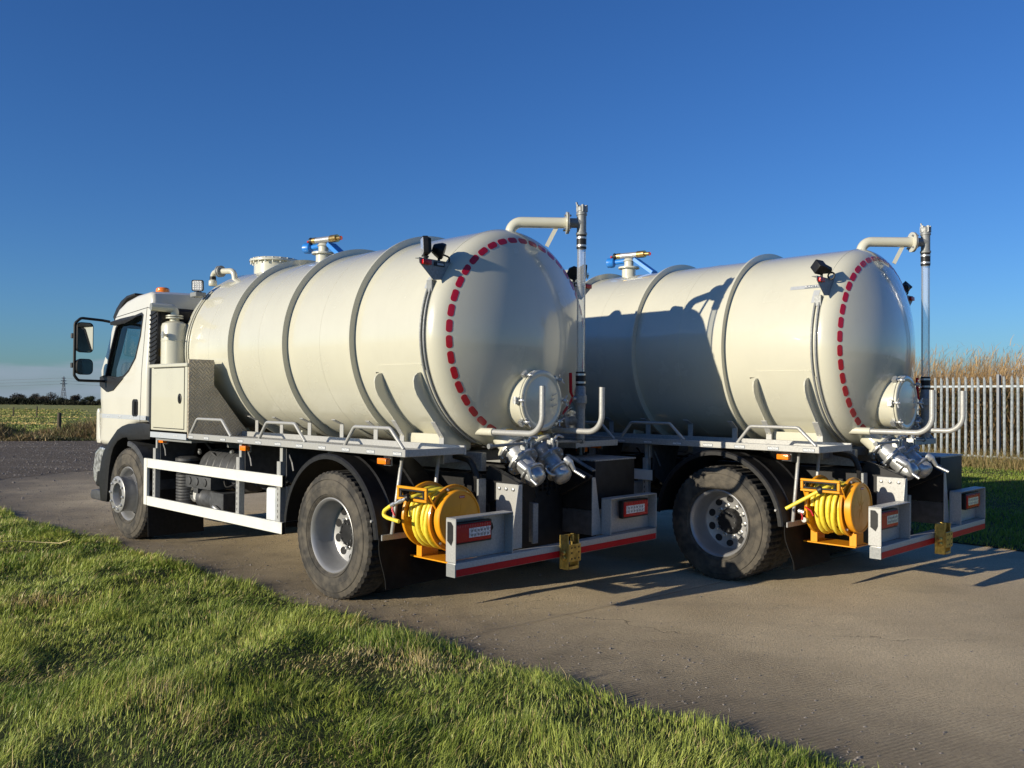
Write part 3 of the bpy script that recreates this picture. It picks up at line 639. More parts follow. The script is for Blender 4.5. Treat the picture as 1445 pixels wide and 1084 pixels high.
# suction pipe and sight tube
TP = Vector((-1.170,-0.502,0)); ST = Vector((-0.745,-0.055,0))
dv = (TP-ST).normalized()
b = B(); b.tube(fillet([ST+Vector((0,0,2.95)),ST+Vector((0,0,3.150)),Vector((TP.x,TP.y,3.150))-dv*0.125],0.10,8),0.047,18)
sp_ = part('suction_pipe', b, m_cream, tank, 50)
fc = Vector((TP.x,TP.y,3.150))-dv*0.125
part('pipe_flange', B().lathe([(0.045,0),(0.094,0.001),(0.096,0.004),(0.096,0.012),(0.092,0.015),(0.045,0.016)],fc-dv*0.014,dv,28), m_cream, sp_, 40)
part('pipe_flange', B().lathe([(0.04,0),(0.094,0.001),(0.094,0.010),(0.04,0.012)],fc+dv*0.004,dv,28), m_cast, sp_, 40)
b = B()
for k in range(4):
    a = pi/4+k*pi/2; x = dv.cross(Vector((0,0,1))); q = fc+x*0.076*cos(a)+Vector((0,0,0.076*sin(a))); b.cyl(q-dv*0.03,q+dv*0.03,0.009,n=6)
part('flange_bolt', b, m_cast, sp_, kind='stuff')
b = B(); b.cyl((TP.x,TP.y,3.05),(TP.x,TP.y,3.215),0.041,n=20); b.cyl(fc+dv*0.015,(TP.x,TP.y,3.150),0.042,n=20); b.lathe([(0.044,0),(0.048,0.004),(0.048,0.02),(0.044,0.024)],(TP.x,TP.y,3.045),(0,0,1),20)
tee = part('tee_fitting', b, m_galvd, tank, 40)
b = B(); b.lathe([(0.043,0),(0.047,0.003),(0.047,0.02),(0.042,0.023),(0.042,0.035),(0.046,0.038),(0.046,0.07),(0.03,0.085)],(TP.x,TP.y,3.215),(0,0,1),20)
for k in range(5): a = 2*pi*k/5; b.box((TP.x+0.04*cos(a)-0.009,TP.y+0.04*sin(a)-0.009,3.245),(TP.x+0.04*cos(a)+0.009,TP.y+0.04*sin(a)+0.009,3.305))
b.obox((TP.x+0.02,TP.y+0.03,3.29),(TP.x+0.03,TP.y+0.035,3.33),0.012,0.012,(1,0,0)); part('relief_cap', b, m_galvd, tee, 40)
b = B(); b.lathe([(0.037,0),(0.037,1.13),(0.033,1.13),(0.033,0)],(TP.x,TP.y,1.82),(0,0,1),28,False,False); part('sight_tube', b, m_tube, tank, 60)
for z0 in (2.925,1.745):
    c = part('rubber_coupling', B().lathe([(0.040,0),(0.043,0.003),(0.043,0.117),(0.040,0.12)],(TP.x,TP.y,z0),(0,0,1),24), m_black, tank, 40)
    for dz in (0.018,0.086): part('hose_clip', B().lathe([(0.0432,0),(0.0448,0.001),(0.0448,0.017),(0.0432,0.018)],(TP.x,TP.y,z0+dz),(0,0,1),24), m_chrome, c)
b = B(); b.lathe([(0.040,0.0),(0.040,0.26),(0.044,0.262),(0.046,0.30),(0.055,0.31),(0.055,0.375),(0.046,0.385),(0.044,0.445),(0.036,0.46)],(TP.x,TP.y,1.285),(0,0,1),24)
lv = part('drain_valve', b, m_galvd, tank, 40)
b = B(); b.cyl((-0.80,-0.50,1.44),(-1.045,-0.50,1.44),0.052,n=20); part('drain_pipe', b, m_cream, lv)
b = B(); b.lathe([(0.05,0),(0.092,0.001),(0.092,0.013),(0.05,0.014)],(-1.045,-0.5,1.44),(-1,0,0),28); b.lathe([(0.05,0),(0.092,0.001),(0.092,0.013),(0.05,0.014)],(-1.063,-0.5,1.44),(-1,0,0),28)
for k in range(4): a = pi/4+k*pi/2; b.cyl((-1.03,-0.5+0.073*cos(a),1.44+0.073*sin(a)),(-1.095,-0.5+0.073*cos(a),1.44+0.073*sin(a)),0.009,n=6)
b.cyl((-1.078,-0.5,1.44),(-1.17,-0.5,1.44),0.042,n=18); part('pipe_flange', b, m_cast, lv, 40)
b = B(); b.tube(fillet([(-1.155,-0.455,1.635),(-1.135,-0.43,1.655),(-1.125,-0.425,1.70),(-1.125,-0.42,1.855)],0.02,4),[0.008]*6+[0.013]*2,8) if False else b.tube([(-1.155,-0.455,1.635),(-1.135,-0.435,1.655),(-1.125,-0.425,1.69),(-1.125,-0.42,1.855)],[0.008,0.010,0.014,0.014],8); part('valve_handle', b, m_tape, lv)
b = B(); b.cyl((-1.16,-0.46,1.635),(-1.15,-0.43,1.635),0.016,n=8); b.tube(fillet([(-1.15,-0.42,1.56),(-1.13,-0.37,1.53),(-1.12,-0.36,1.49)],0.02,3),0.004,5); part('valve_spindle', b, m_cast, lv)
b = B(); b.obox((-0.96,-0.285,2.945),(-1.02,-0.35,3.12),0.035,0.010,(1,-1,0)); part('pipe_brace', b, m_cream, sp_)
# hose hangers
for v in (0.43,-0.29):
    b = B(); b.tube(fillet([(-1.02,v,1.363),(-1.575,v+0.005,1.363),(-1.575,v+0.005,1.728)],0.14,10),0.0235,14); hh = part('hose_hanger', b, m_galv, tank, 50)
    b = B(); b.cyl((-0.82,v,1.363),(-1.05,v,1.363),0.032,n=18); part('hanger_socket', b, m_cream, hh)
    b = B(); b.cyl((-1.575,v+0.005,1.7285),(-1.575,v+0.005,1.7292),0.019,n=14); part('pipe_bore', b, m_hole, hh)
# discharge valves
ax = Vector((-0.765,0,-0.645)).normalized(); upx = Vector((-0.645,0,0.765))
for v, tw in ((0.20,1),(-0.12,-1)):
    o = Vector((-0.905,v,1.335))
    b = B(); b.lathe([(0.092,-0.10),(0.092,0.165),(0.135,0.167),(0.135,0.185)],o,ax,32); dvlv = part('discharge_valve', b, m_cream, tank, 40)
    b = B(); b.lathe([(0.10,0.187),(0.136,0.188),(0.136,0.204),(0.098,0.207),(0.092,0.23),(0.092,0.30),(0.10,0.318),(0.136,0.32),(0.136,0.338),(0.08,0.34),(0.076,0.43),(0.088,0.435),(0.092,0.45),(0.092,0.47)],o,ax,36); part('valve_body', b, m_cast, dvlv, 35)
    b = B(); b.lathe([(0.090,0.471),(0.084,0.475),(0.084,0.515),(0.074,0.545),(0.05,0.562),(0.001,0.568)],o,ax,32,True,False); part('coupling_cap', b, m_cast, dvlv, 40)
    b = B()
    for k in range(8):
        a = 2*pi*k/8+0.2; x = Vector((0,1,0)); q = o+x*0.118*cos(a)+upx*0.118*sin(a)
        b.cyl(q+ax*0.155,q+ax*0.218,0.010,n=6); b.cyl(q+ax*0.305,q+ax*0.352,0.010,n=6)
    part('flange_bolt', b, m_cast, dvlv, 30, kind='stuff')
    L0 = o+Vector((0,0.115 if tw > 0 else -0.045,0))+ax*0.45
    y = 0.13 if tw > 0 else -0.05
    b = B(); P0 = o+ax*0.40+Vector((0,y,0))+upx*0.055; P1 = P0+ax*0.10+upx*0.02; P2 = P1+ax*0.07-upx*0.03; P3 = P2+ax*0.07+upx*0.01
    if tw < 0:
        P0 = o+ax*0.44+Vector((0,-0.02,0))+upx*0.115; P1 = P0+Vector((-0.05,-0.01,-0.035)); P2 = P1+Vector((-0.03,-0.01,-0.06)); P3 = P2+Vector((-0.10,-0.01,-0.045))
    b.tube(fillet([P0,P1,P2,P3],0.03,4),[0.034,0.03,0.026,0.022,0.019,0.018,0.017,0.016,0.016,0.015,0.014,0.013] ,10) if False else None
    pts = fillet([P0,P1,P2,P3],0.03,4); n = len(pts); b.tube(pts,[0.034-0.021*min(1,i/(n*0.6)) for i in range(n)],10)
    b.tube([o+ax*0.46+Vector((0,0.10*cos(t),0))+upx*0.10*sin(t) for t in [2*pi*i/28 for i in range(28)]],0.011,8,True)
    part('lever', b, m_cast, dvlv, 50)
    b = B(); q = o+ax*0.455+Vector((0,-0.09*tw if tw<0 else -0.085,0)); b.tube([q+Vector((0,0.045*cos(t),0))+ax*0.05*sin(t) for t in [2*pi*i/16 for i in range(16)]],0.012,8,True); part('latch_ring', b, m_cast, dvlv)
    # pneumatic ram above the valve with its clevis
    c = o+ax*0.265+upx*0.125
    b = B(); b.box((c.x-0.03,v-0.035,c.z-0.04),(c.x+0.03,v-0.015,c.z+0.03)); b.box((c.x-0.03,v+0.015,c.z-0.04),(c.x+0.03,v+0.035,c.z+0.03)); b.cyl((c.x-0.01,v-0.05,c.z),(c.x-0.01,v+0.05,c.z),0.013,n=8)
    b.cyl(c+Vector((0,0,-0.06)),c+Vector((0,0,0.045)),0.018,n=10); b.tube(fillet([(c.x,v-0.02,c.z+0.03),(c.x+0.0,v-0.06,c.z+0.07),(c.x-0.02,v-0.11,c.z+0.05)],0.03,4),0.012,8)
    part('clevis', b, m_cast, dvlv, 35)
    b = B(); e0 = (-1.165,v+0.365,1.261) if tw > 0 else (-1.13,v-0.44,1.262); e1 = (-1.21,v-0.01*tw,1.275)
    b.cyl(e0,e1,0.013,n=14); b.cyl(e0,Vector(e0)+(Vector(e0)-Vector(e1)).normalized()*0.03,0.021,n=14); part('pneumatic_ram', b, m_galvd, dvlv, 35)
    part('warning_sticker', B().prism([(-0.035,0.04),(0.035,0.04),(0.035,0.12),(-0.035,0.12)],2,0,0.001), m_yel, dvlv).matrix_local = Matrix(((0,ax.x,upx.x,o.x+upx.x*0.0935),(1,ax.y,upx.y,o.y),(0,ax.z,upx.z,o.z+upx.z*0.0935),(0,0,0,1)))

# --- rear end: underrun bar, lamp housings, uprights, tow plate
b = B(); b.box((-1.472,-1.213,0.384),(-1.385,1.213,0.482)); ub = part('underrun_bar', b, m_galv, truck, bevel=0.006, seg=2)
part('reflective_strip', B().box((-1.4745,-1.20,0.388),(-1.4722,1.205,0.437)), m_tape, ub)
part('end_cap', B().box((-1.474,1.2132,0.383),(-1.383,1.2175,0.472)), m_galvd, ub)
for s in (1,-1):
    a0, a1 = (0.635,1.213) if s > 0 else (-1.213,-0.545)
    b = B(); b.box((-1.474,a0,0.784),(-1.37,a1,0.792)); b.box((-1.389,a0+0.009,0.483),(-1.382,a1-0.009,0.783)); 
    b.box((-1.474,a0,0.483),(-1.37,a0+0.008,0.7835)); b.box((-1.474,a1-0.008,0.483),(-1.37,a1,0.7835))
    hb = part('lamp_housing', b, m_galv, ub, bevel=0.003)
    oy = a1+0.0005 if s > 0 else a0-0.0005
    part('side_cutout', B().prism([(-1.448,0.64),(-1.448,0.74),(-1.425,0.765),(-1.388,0.765),(-1.388,0.63),(-1.43,0.60)],1,oy,oy+s*0.0015), m_black, hb)
    l0, l1 = (0.85,1.205) if s > 0 else (-1.10,-0.75)
    tl = part('tail_lamp', B().box((-1.462,l0,0.615),(-1.405,l1,0.745)), m_lamp, hb, bevel=0.014, seg=3)
    part('lamp_bezel', B().box((-1.452,l0-0.012,0.603),(-1.41,min(l1+0.012,a1-0.009) if s > 0 else l1+0.012,0.757)), m_black, hb, bevel=0.008, seg=2)
    q0, q1 = (0.865,1.075) if s > 0 else (-1.04,-0.775)
    part('clear_panel', B().box((-1.4645,q0,0.645),(-1.4625,q1,0.712)), m_clear, tl)
    b = B()
    for i in range(6):
        for j in range(2):
            y = q0+(q1-q0)*(0.12+0.15*i); z = 0.657+0.030*j
            b.box((-1.466,y-0.009,z-0.004),(-1.4647,y+0.009,z+0.013))
    part('lamp_cell', b, m_galvd, tl, kind='stuff')
    b = B()
    for i in range(14): y = l0+0.02+(l1-l0-0.04)*i/13; b.box((-1.4635,y-0.004,0.722),(-1.4615,y+0.004,0.739))
    part('lamp_rib', b, m_red, tl, kind='stuff')
    part('lamp_backing', B().cyl((-1.3895,(l0+l1)/2,0.68),(-1.41,(l0+l1)/2,0.68),0.05), m_black, hb)
    b = B(); b.tube(fillet([(-1.40,l0-0.03,0.66),(-1.42,l0-0.05,0.68),(-1.41,l0-0.045,0.72)],0.02,3),0.01,6); part('lamp_cable', b, m_black, hb)
    # bolted side plate and upright flange
    v = 0.457*s
    b = B(); b.box((-1.358,v,0.483),(-1.12,v+s*0.012,0.970)); b.prism([(v+s*0.0125,0.97),(v-s*0.03,0.97),(v-s*0.03,0.484),(v+s*0.10,0.484),(v+s*0.09,0.55)],0,-1.368,-1.3585)
    up_ = part('upright_plate', b, m_galv, ub, bevel=0.003)
    b = B()
    for u in (-1.16,-1.235,-1.31):
        for w in (0.93,0.72): b.lathe([(0.014,0),(0.014,0.012),(0.01,0.014)],(u,v+s*0.012,w),(0,s,0),6)
    part('plate_bolt', b, m_cast, up_, kind='stuff')
    b = B(); b.box((-1.06,s*0.52,0.60),(-1.04,s*0.60,1.0)); b.box((-1.04,s*0.52,0.60),(-0.98,s*0.53,1.0)); part('chassis_bracket', b, m_galvd, ub)
b = B(); b.box((-1.30,0.17,0.484),(-1.28,0.23,0.80)); b.box((-1.28,0.165,0.484),(-1.20,0.175,0.80)); part('centre_bracket', b, m_galvd, ub, bevel=0.002)
for y0 in (-0.4445,0.4365): part('rear_plate', B().box((-1.353,y0,0.69),(-1.03,y0+0.008,0.965)), m_chass, ub)
b = B(); b.box((-1.353,-0.4445,0.484),(-1.03,-0.4385,0.685)); part('rear_plate', b, m_dgrey, ub)
b = B(); b.box((-1.02,-0.52,0.38),(-1.0,0.52,0.98)); b.box((-1.0,-0.9,0.55),(-0.96,0.9,0.9))
for k in range(14): b.cyl((-1.02,-0.40+0.06*(k%5),0.86+0.035*(k//5)),(-1.045,-0.40+0.06*(k%5),0.86+0.035*(k//5)),0.013,n=6)
part('rear_crossmember', b, m_chass, chassis, bevel=0.003)
b = B(); b.box((-1.50,0.105,0.300),(-1.478,0.118,0.565)); b.box((-1.565,0.105,0.300),(-1.5,0.118,0.565)); b.box((-1.565,-0.02,0.300),(-1.478,-0.008,0.565)); b.box((-1.578,-0.028,0.36),(-1.566,0.122,0.495)); b.box((-1.57,-0.008,0.30),(-1.555,0.105,0.322)); b.box((-1.49,-0.008,0.54),(-1.475,0.105,0.56)); b.box((-1.52,-0.0075,0.30),(-1.477,0.1045,0.312))
hp = part('tow_plate', b, m_gold, truck, bevel=0.003)
b = B()
for y in (0.085,0.047,0.0):
    for z in (0.385,0.43,0.47):
        if y == 0.047 and z == 0.43: continue
        b.cyl((-1.5781,y,z),(-1.5788,y,z),0.0085,n=10)
part('bolt_hole', b, m_hole, hp, kind='stuff')
b = B()
for z in (0.39,0.43): b.lathe([(0.02,0),(0.02,0.012),(0.012,0.016)],(-1.53,0.118,z),(0,1,0),8)
b.cyl((-1.53,0.02,0.51),(-1.53,0.02,0.565),0.012,n=8); part('tow_bolt', b, m_gold, hp)
# right hand tool box
tb = part('tool_box', B().box((-1.285,-1.135,0.68),(-0.80,-0.565,1.095)), m_chass, truck, bevel=0.008, seg=2)
part('tool_box_lid', B().box((-1.295,-1.14,1.0955),(-0.80,-0.56,1.108)), m_floor, tb)
b = B(); b.obox((-1.30,-0.53,1.02),(-1.0,-0.53,1.14),0.05,0.012); part('box_stay', b, m_galvd, tb)

# --- hose reel
RC = Vector((0,0.90,0.735))
b = B(); b.box((-1.165,0.71,0.405),(-0.685,0.985,0.415)); reel = part('hose_reel', b, m_orange, truck, bevel=0.002)
b = B()
for u in (-0.79,-1.135): b.prism([(0.78,0.415),(1.02-0.05,0.415),(0.97,0.50),(0.935,0.74),(0.865,0.74),(0.78,0.50)],0,u-0.006,u+0.006); b.box((u-0.03,0.962,0.415),(u+0.03,0.97,0.52))
part('reel_stand', b, m_orange, reel, bevel=0.002)
def disc(u, r, th, rim=0.012): 
    return B().lathe([(0.02,0),(r-0.012,0),(r-0.006,-rim),(r,-rim),(r+0.004,0),(r,rim),(r-0.006,rim),(r-0.012,th),(0.02,th)],(u,RC.y,RC.z),(-1,0,0),56)
part('reel_flange', disc(-0.805,0.248,0.004), m_orange, reel, 35); part('reel_flange', disc(-1.105,0.248,0.004), m_orange, reel, 35)
b = B(); b.lathe([(0.212,0),(0.212,0.052),(0.206,0.058),(0.198,0.058),(0.196,0.050),(0.001,0.046)],(-1.122,RC.y,RC.z),(-1,0,0),56,True,False); cv = part('reel_cover', b, m_orange, reel, 35)
b = B()
for k in range(8): a = k*pi/4+0.2; b.obox((-1.168,RC.y+0.02*cos(a),RC.z+0.02*sin(a)),(-1.1685,RC.y+0.19*cos(a),RC.z+0.19*sin(a)),0.012,0.005,(1,0,0))
part('cover_rib', b, m_orange, cv)
part('reel_sticker', B().box((-1.1725,0.850,0.885),(-1.1695,0.905,0.905)), m_tape, cv)
t = link('lettering', text_mesh('Redashe',0.0135), m_text, cv); t.location = (-1.1732,0.8775,0.895); t.rotation_euler = (pi/2,0,-pi/2)
b = B()
for k in range(3): a = radians(70+120*k); b.cyl((-1.10,RC.y+0.228*cos(a),RC.z+0.228*sin(a)),(-1.13,RC.y+0.228*cos(a),RC.z+0.228*sin(a)),0.010,n=6)
part('flange_bolt', b, m_chrome, reel, kind='stuff')
rnd = random.Random(5)
b = B(); pts = []; N_ = 9
for i in range(N_*26+1):
    a = 2*pi*i/26; u = -0.835-0.245*i/(N_*26); pts.append((u, RC.y+0.165*cos(a), RC.z+0.165*sin(a)))
b.tube(pts,0.0145,8)
pts = []; N_ = 5
for i in range(N_*28+1):
    a = 2*pi*i/28; f = i/(N_*28); sag = 0.018*max(0,-sin(a)); r = 0.196+0.006*sin(3.1*f*6)+sag*(1.2+0.8*sin(9*f)); u = -0.838-0.235*f+0.010*sin(a+4*f); pts.append((u, RC.y+r*cos(a), RC.z+r*sin(a)))
b.tube(pts,0.0185,10)
part('hose', b, m_hose, reel, 60)
b = B(); G0 = (-0.772,0.970); G1 = (-1.118,0.866)
for z0, z1 in ((0.952,0.972),(0.866,0.886)): b.box((G1[0],1.160,z0),(G0[0],1.182,z1))
for u0, u1 in ((-0.772,-0.796),(-1.094,-1.118)): b.box((u0,1.161,0.8865),(u1,1.181,0.9515))
for u in (-0.79,-1.11): b.obox((u,1.16,0.92),(u,0.97,0.62),0.012,0.045,(1,0,0)) 
gd = part('hose_guide', b, m_orange, reel, bevel=0.004)
b = B()
for z in (0.944,0.894): b.cyl((-0.80,1.171,z),(-1.09,1.171,z),0.009,n=10)
for u in (-0.815,-1.075): b.cyl((u,1.171,0.89),(u,1.171,0.95),0.008,n=8)
part('guide_roller', b, m_black, gd)
# --- cab
def CV(u, w):                      # half width of the cab skin
    x = 1.168 - 0.055*max(0.0, (w-1.85)/0.93)**1.2 - 0.02*max(0.0,(u-3.9)/1.3)
    if u > 5.05: x -= 4.67*(u-5.05)**2
    return x
out = [(3.71,1.328),(4.0,1.315),(4.34,1.24),(4.56,1.105),(4.66,1.03),(5.28,1.02),(5.33,1.45),(5.27,1.70),(5.10,1.95),(4.96,2.17),(4.84,2.45),(4.76,2.58),(4.66,2.67),(4.45,2.745),(4.15,2.79),(3.80,2.805),(3.725,2.775),(3.70,2.70)]
win = [(3.90,2.545),(3.955,2.575),(4.60,2.50),(4.70,2.44),(4.82,2.16),(4.93,1.865),(4.91,1.835),(4.55,1.815),(4.36,1.83),(4.20,1.905),(4.03,2.05),(3.93,2.30)]
def densify(poly, st):
    o = []
    for i in range(len(poly)):
        a = Vector(poly[i]); c = Vector(poly[(i+1)%len(poly)]); n = max(1, int((c-a).length/st))
        for k in range(n): o.append(tuple(a.lerp(c, k/n)))
    return o
def inset(poly, r):
    n = len(poly); o = []
    ar = sum(poly[i][0]*poly[(i+1)%n][1]-poly[(i+1)%n][0]*poly[i][1] for i in range(n)); sg = 1 if ar > 0 else -1
    for i in range(n):
        a = Vector(poly[i-1]); c = Vector(poly[i]); d = Vector(poly[(i+1)%n]); t1 = (c-a).normalized(); t2 = (d-c).normalized()
        n1 = Vector((-t1.y,t1.x))*sg; n2 = Vector((-t2.y,t2.x))*sg; m_ = (n1+n2); m_ = m_/max(0.5, m_.length_squared/2) if m_.length > 1e-6 else n1
        o.append(tuple(c+m_*r))
    return o
outd = densify(out, 0.11); rr = 0.055; inn_ = inset(outd, rr); wind = densify(win, 0.08)
b = B()
def side_panel(b, s):
    loops = [inn_, wind]; flat = [p for l in loops for p in l]
    tris = tessellate_polygon([[Vector((p[0],p[1],0)) for p in l] for l in loops])
    bm = bmesh.new(); bvs = [bm.verts.new((p[0],0,p[1])) for p in flat]
    for t in tris: bm.faces.new([bvs[i] for i in t])
    for _ in range(4):   # refine the inside of the panel so that it follows the curve of the skin
        es = [e for e in bm.edges if len(e.link_faces) == 2 and e.calc_length() > 0.16]
        if not es: break
        bmesh.ops.subdivide_edges(bm, edges=es, cuts=1); bmesh.ops.triangulate(bm, faces=bm.faces[:]); bmesh.ops.beautify_fill(bm, faces=bm.faces[:], edges=[e for e in bm.edges if len(e.link_faces) == 2])
    bm.verts.ensure_lookup_table(); bm.verts.index_update()
    b.add([(q.co.x, s*CV(q.co.x,q.co.z), q.co.z) for q in bm.verts], [tuple(q.index for q in f.verts) for f in bm.faces]); bm.free()
    n = len(outd); vs = []; K = 5
    for k in range(K+1):
        a = pi/2*k/K
        for i in range(n):
            q = Vector(inn_[i]); p = Vector(outd[i]); x = q.lerp(p, sin(a)); vs.append((x.x, s*(CV(*inn_[i])-rr*(1-cos(a))), x.y))
    b.add(vs, [(k*n+i, k*n+(i+1)%n, (k+1)*n+(i+1)%n, (k+1)*n+i) for k in range(K) for i in range(n)])
    m = len(wind); vs = [(p[0], s*CV(*p), p[1]) for p in wind]+[(p[0], s*(CV(*p)-0.05), p[1]) for p in wind]
    b.add(vs, [(i,(i+1)%m,m+(i+1)%m,m+i) for i in range(m)])
for s in (1,-1): side_panel(b, s)
n = len(outd); cols = [1.0,0.86,0.5,0.0,-0.5,-0.86,-1.0]; vs = []; fs = []
for c in cols:
    for i in range(n): hw = CV(*inn_[i])-rr; bow = 0.03*(1-c*c) if outd[i][1] > 2.74 else (0.10*(1-c*c) if outd[i][0] > 4.8 else 0); vs.append((outd[i][0]+(bow if outd[i][0] > 4.8 else 0), c*hw, outd[i][1]+(bow if outd[i][1] > 2.74 else 0)))
ws = []
for k in range(len(cols)-1):
    for i in range(n):
        j = (i+1) % n; q = (k*n+i, k*n+j, (k+1)*n+j, (k+1)*n+i)
        zm = (outd[i][1]+outd[j][1])/2; um = (outd[i][0]+outd[j][0])/2
        if 1 <= k <= 4 and um > 4.80 and 1.78 < zm < 2.50: ws.append(q)
        else: fs.append(q)
b.add(vs, fs)
bw = B(); bw.add(vs, ws)
# weld the coincident seams so shading is continuous
me = bpy.data.meshes.new('cab'); me.from_pydata(b.v, [], b.f); bm = bmesh.new(); bm.from_mesh(me); bmesh.ops.remove_doubles(bm, verts=bm.verts, dist=0.0006); bmesh.ops.recalc_face_normals(bm, faces=bm.faces); bm.to_mesh(me); bm.free(); me.shade_smooth(); me.set_sharp_from_angle(angle=radians(32))
cab = link('cab', me, m_white, truck)
part('windscreen', bw, m_glass, cab, 40)
for s in (1,-1):
    b = B(); loops = [[Vector((p[0],p[1],0)) for p in win]]; tris = tessellate_polygon(loops); b.add([(p[0], s*(CV(*p)-0.028), p[1]) for p in win],[tuple(t) for t in tris]); part('side_window', b, m_glass, cab)
    # black window surround: thin frame just inside the opening plus quarter at the front lower corner
    b = B(); wi = inset(wind, 0.026); m = len(wind); vs = [(p[0], s*(CV(*p)+0.004), p[1]) for p in wind]+[(p[0], s*(CV(*p)+0.004), p[1]) for p in wi]+[(p[0], s*(CV(*p)-0.03), p[1]) for p in wi]
    b.add(vs,[(i,(i+1)%m,m+(i+1)%m,m+i) for i in range(m)]+[(m+i,m+(i+1)%m,2*m+(i+1)%m,2*m+i) for i in range(m)]); part('window_seal', b, m_black, cab)
    b = B(); poly = [(5.10,1.85),(4.94,1.868),(4.55,1.812),(4.36,1.826),(4.50,1.76),(4.66,1.685),(4.84,1.665),(5.10,1.74)]; t = tessellate_polygon([[Vector((p[0],p[1],0)) for p in poly]]); nn = len(poly)
    b.add([(p[0], s*(CV(*p)+0.014), p[1]) for p in poly]+[(p[0], s*(CV(*p)-0.01), p[1]) for p in poly],[tuple(q) for q in t]+[(i,(i+1)%nn,nn+(i+1)%nn,nn+i) for i in range(nn)]); part('mirror_mount', b, m_black, cab)
    # door seams as fine dark grooves standing on the skin
    b = B()
    for line in ([(3.87,1.325),(3.85,1.7),(3.83,2.2),(3.82,2.62),(4.75,2.56)],[(3.71,2.60),(3.82,2.625)]):
        d = densify(line+[line[-1]],0.08) if False else line
        L = []
        for i in range(len(d)-1):
            for k in range(6): q = Vector(d[i]).lerp(Vector(d[i+1]),k/6); L.append((q.x,s*(CV(q.x,q.y)+0.0004),q.y))
        L.append((d[-1][0],s*(CV(*d[-1])+0.0004),d[-1][1])); b.tube(L,0.0042,4)
    part('door_seam', b, m_dgrey, cab)
    b = B(); pl = rrect(0.17,0.20,0.04,4); c = (4.01,1.485); t = len(pl); b.add([(c[0]+x, s*(CV(c[0]+x,c[1]+y)+0.004), c[1]+y) for x,y in pl]+[(c[0]+x*1.0, s*(CV(c[0]+x,c[1]+y)-0.01), c[1]+y) for x,y in pl],[tuple(range(t))]+[(i,(i+1)%t,t+(i+1)%t,t+i) for i in range(t)]); b.box((3.985,s*1.165,1.41),(4.02,s*1.188,1.56)); b.box((3.94,s*1.165,1.42),(3.96,s*1.182,1.55)); part('door_handle', b, m_black, cab, bevel=0.004)
    b = B(); seg = 12; vs = []
    for i in range(seg+1):
        u = 3.715+(5.12-3.715)*i/seg
        for w in (1.352,1.402): vs.append((u,s*(CV(u,w)+0.002),w))
    b.add(vs,[(2*i,2*i+2,2*i+3,2*i+1) for i in range(seg)]); part('grey_stripe', b, m_grey, cab)
    for u in (3.78,4.10,4.45,4.80): 
        p = link('lettering', text_mesh('RACTOR',0.0235), m_text, cab); p.location = (u,s*(CV(u,1.377)+0.0055),1.377); p.rotation_euler = (pi/2,0,pi if s > 0 else 0)
    # wheel arch
    b = B(); b.prism([(3.45,1.318),(3.80,1.318),(4.04,1.305),(4.20,1.275),(4.335,1.230),(4.54,1.10),(4.65,1.025),(4.735,0.95),(4.80,0.84),(4.845,0.70),(4.847,0.55),(4.80,0.364),(4.614,0.366),(4.592,0.50),(4.575,0.66),(4.55,0.78),(4.50,0.92),(4.43,1.02),(4.32,1.095),(4.18,1.137),(4.05,1.15),(4.03,1.12),(3.45,1.15)],1,s*0.70,s*1.238)
    part('wheel_arch', b, m_black, cab, 40, bevel=0.012, seg=2)
    b = B(); b.box((3.60,s*0.62,0.55),(4.80,s*0.69,1.3)); part('arch_liner', b, m_chass, cab)
    # bumper corner, lamp and footstep
    b = B(); b.prism([(4.84,0.50),(4.852,0.86),(4.76,0.975),(4.70,1.01),(5.10,1.01),(5.24,0.93),(5.30,0.70),(5.22,0.50)],1,s*0.70,s*1.135); part('bumper_corner', b, m_black, cab, bevel=0.04, seg=3)
    b = B(); b.prism([(4.84,0.345),(4.84,0.455),(5.10,0.48),(5.27,0.455),(5.30,0.40),(5.27,0.345)],1,s*0.66,s*1.175); part('lower_bumper', b, m_dgrey, cab, bevel=0.03, seg=3)
    b = B(); b.prism([(4.96,0.70),(4.90,0.86),(4.86,0.985),(5.10,1.0),(5.255,0.92),(5.315,0.72),(5.28,0.56),(5.20,0.54),(5.16,0.68)],1,s*0.80,s*1.142); part('headlamp', b, m_hlamp, cab, bevel=0.03, seg=3)
    b = B(); b.prism([(5.17,1.06),(5.20,1.03),(5.30,1.03),(5.325,1.08),(5.325,1.42),(5.30,1.46),(5.26,1.46),(5.24,1.40),(5.23,1.10)],1,s*0.95,s*1.10); part('corner_deflector', b, m_white, cab, bevel=0.015, seg=3)
b = B(); b.box((4.9,-0.8,0.42),(5.31,0.8,1.0)); b.box((5.25,-0.95,1.0),(5.345,0.95,1.45))
for k in range(6): b.box((5.34,-0.9,1.05+k*0.065),(5.36,0.9,1.08+k*0.065))
part('grille', b, m_black, cab, bevel=0.01)
b = B(); b.prism([(4.90,2.52),(4.955,2.585),(4.86,2.68),(4.72,2.765),(4.55,2.815),(4.32,2.83),(4.32,2.805),(4.54,2.78),(4.68,2.71),(4.80,2.62)],1,-1.06,1.06); part('sun_visor', b, m_black, cab, bevel=0.01, seg=2)
for s in (1,-1):
    b = B(); b.prism([(4.80,2.472),(4.80,2.51),(4.50,2.535),(4.12,2.55),(4.02,2.535),(4.14,2.505),(4.36,2.468),(4.60,2.46)],1,s*1.125,s*1.155); part('wind_deflector', b, m_black, cab, bevel=0.008, seg=2)
b = B(); b.lathe([(0.065,0),(0.072,0.004),(0.072,0.022)],(4.02,0.86,2.80),(0,0,1),24); bc = part('beacon_base', b, m_black, cab)
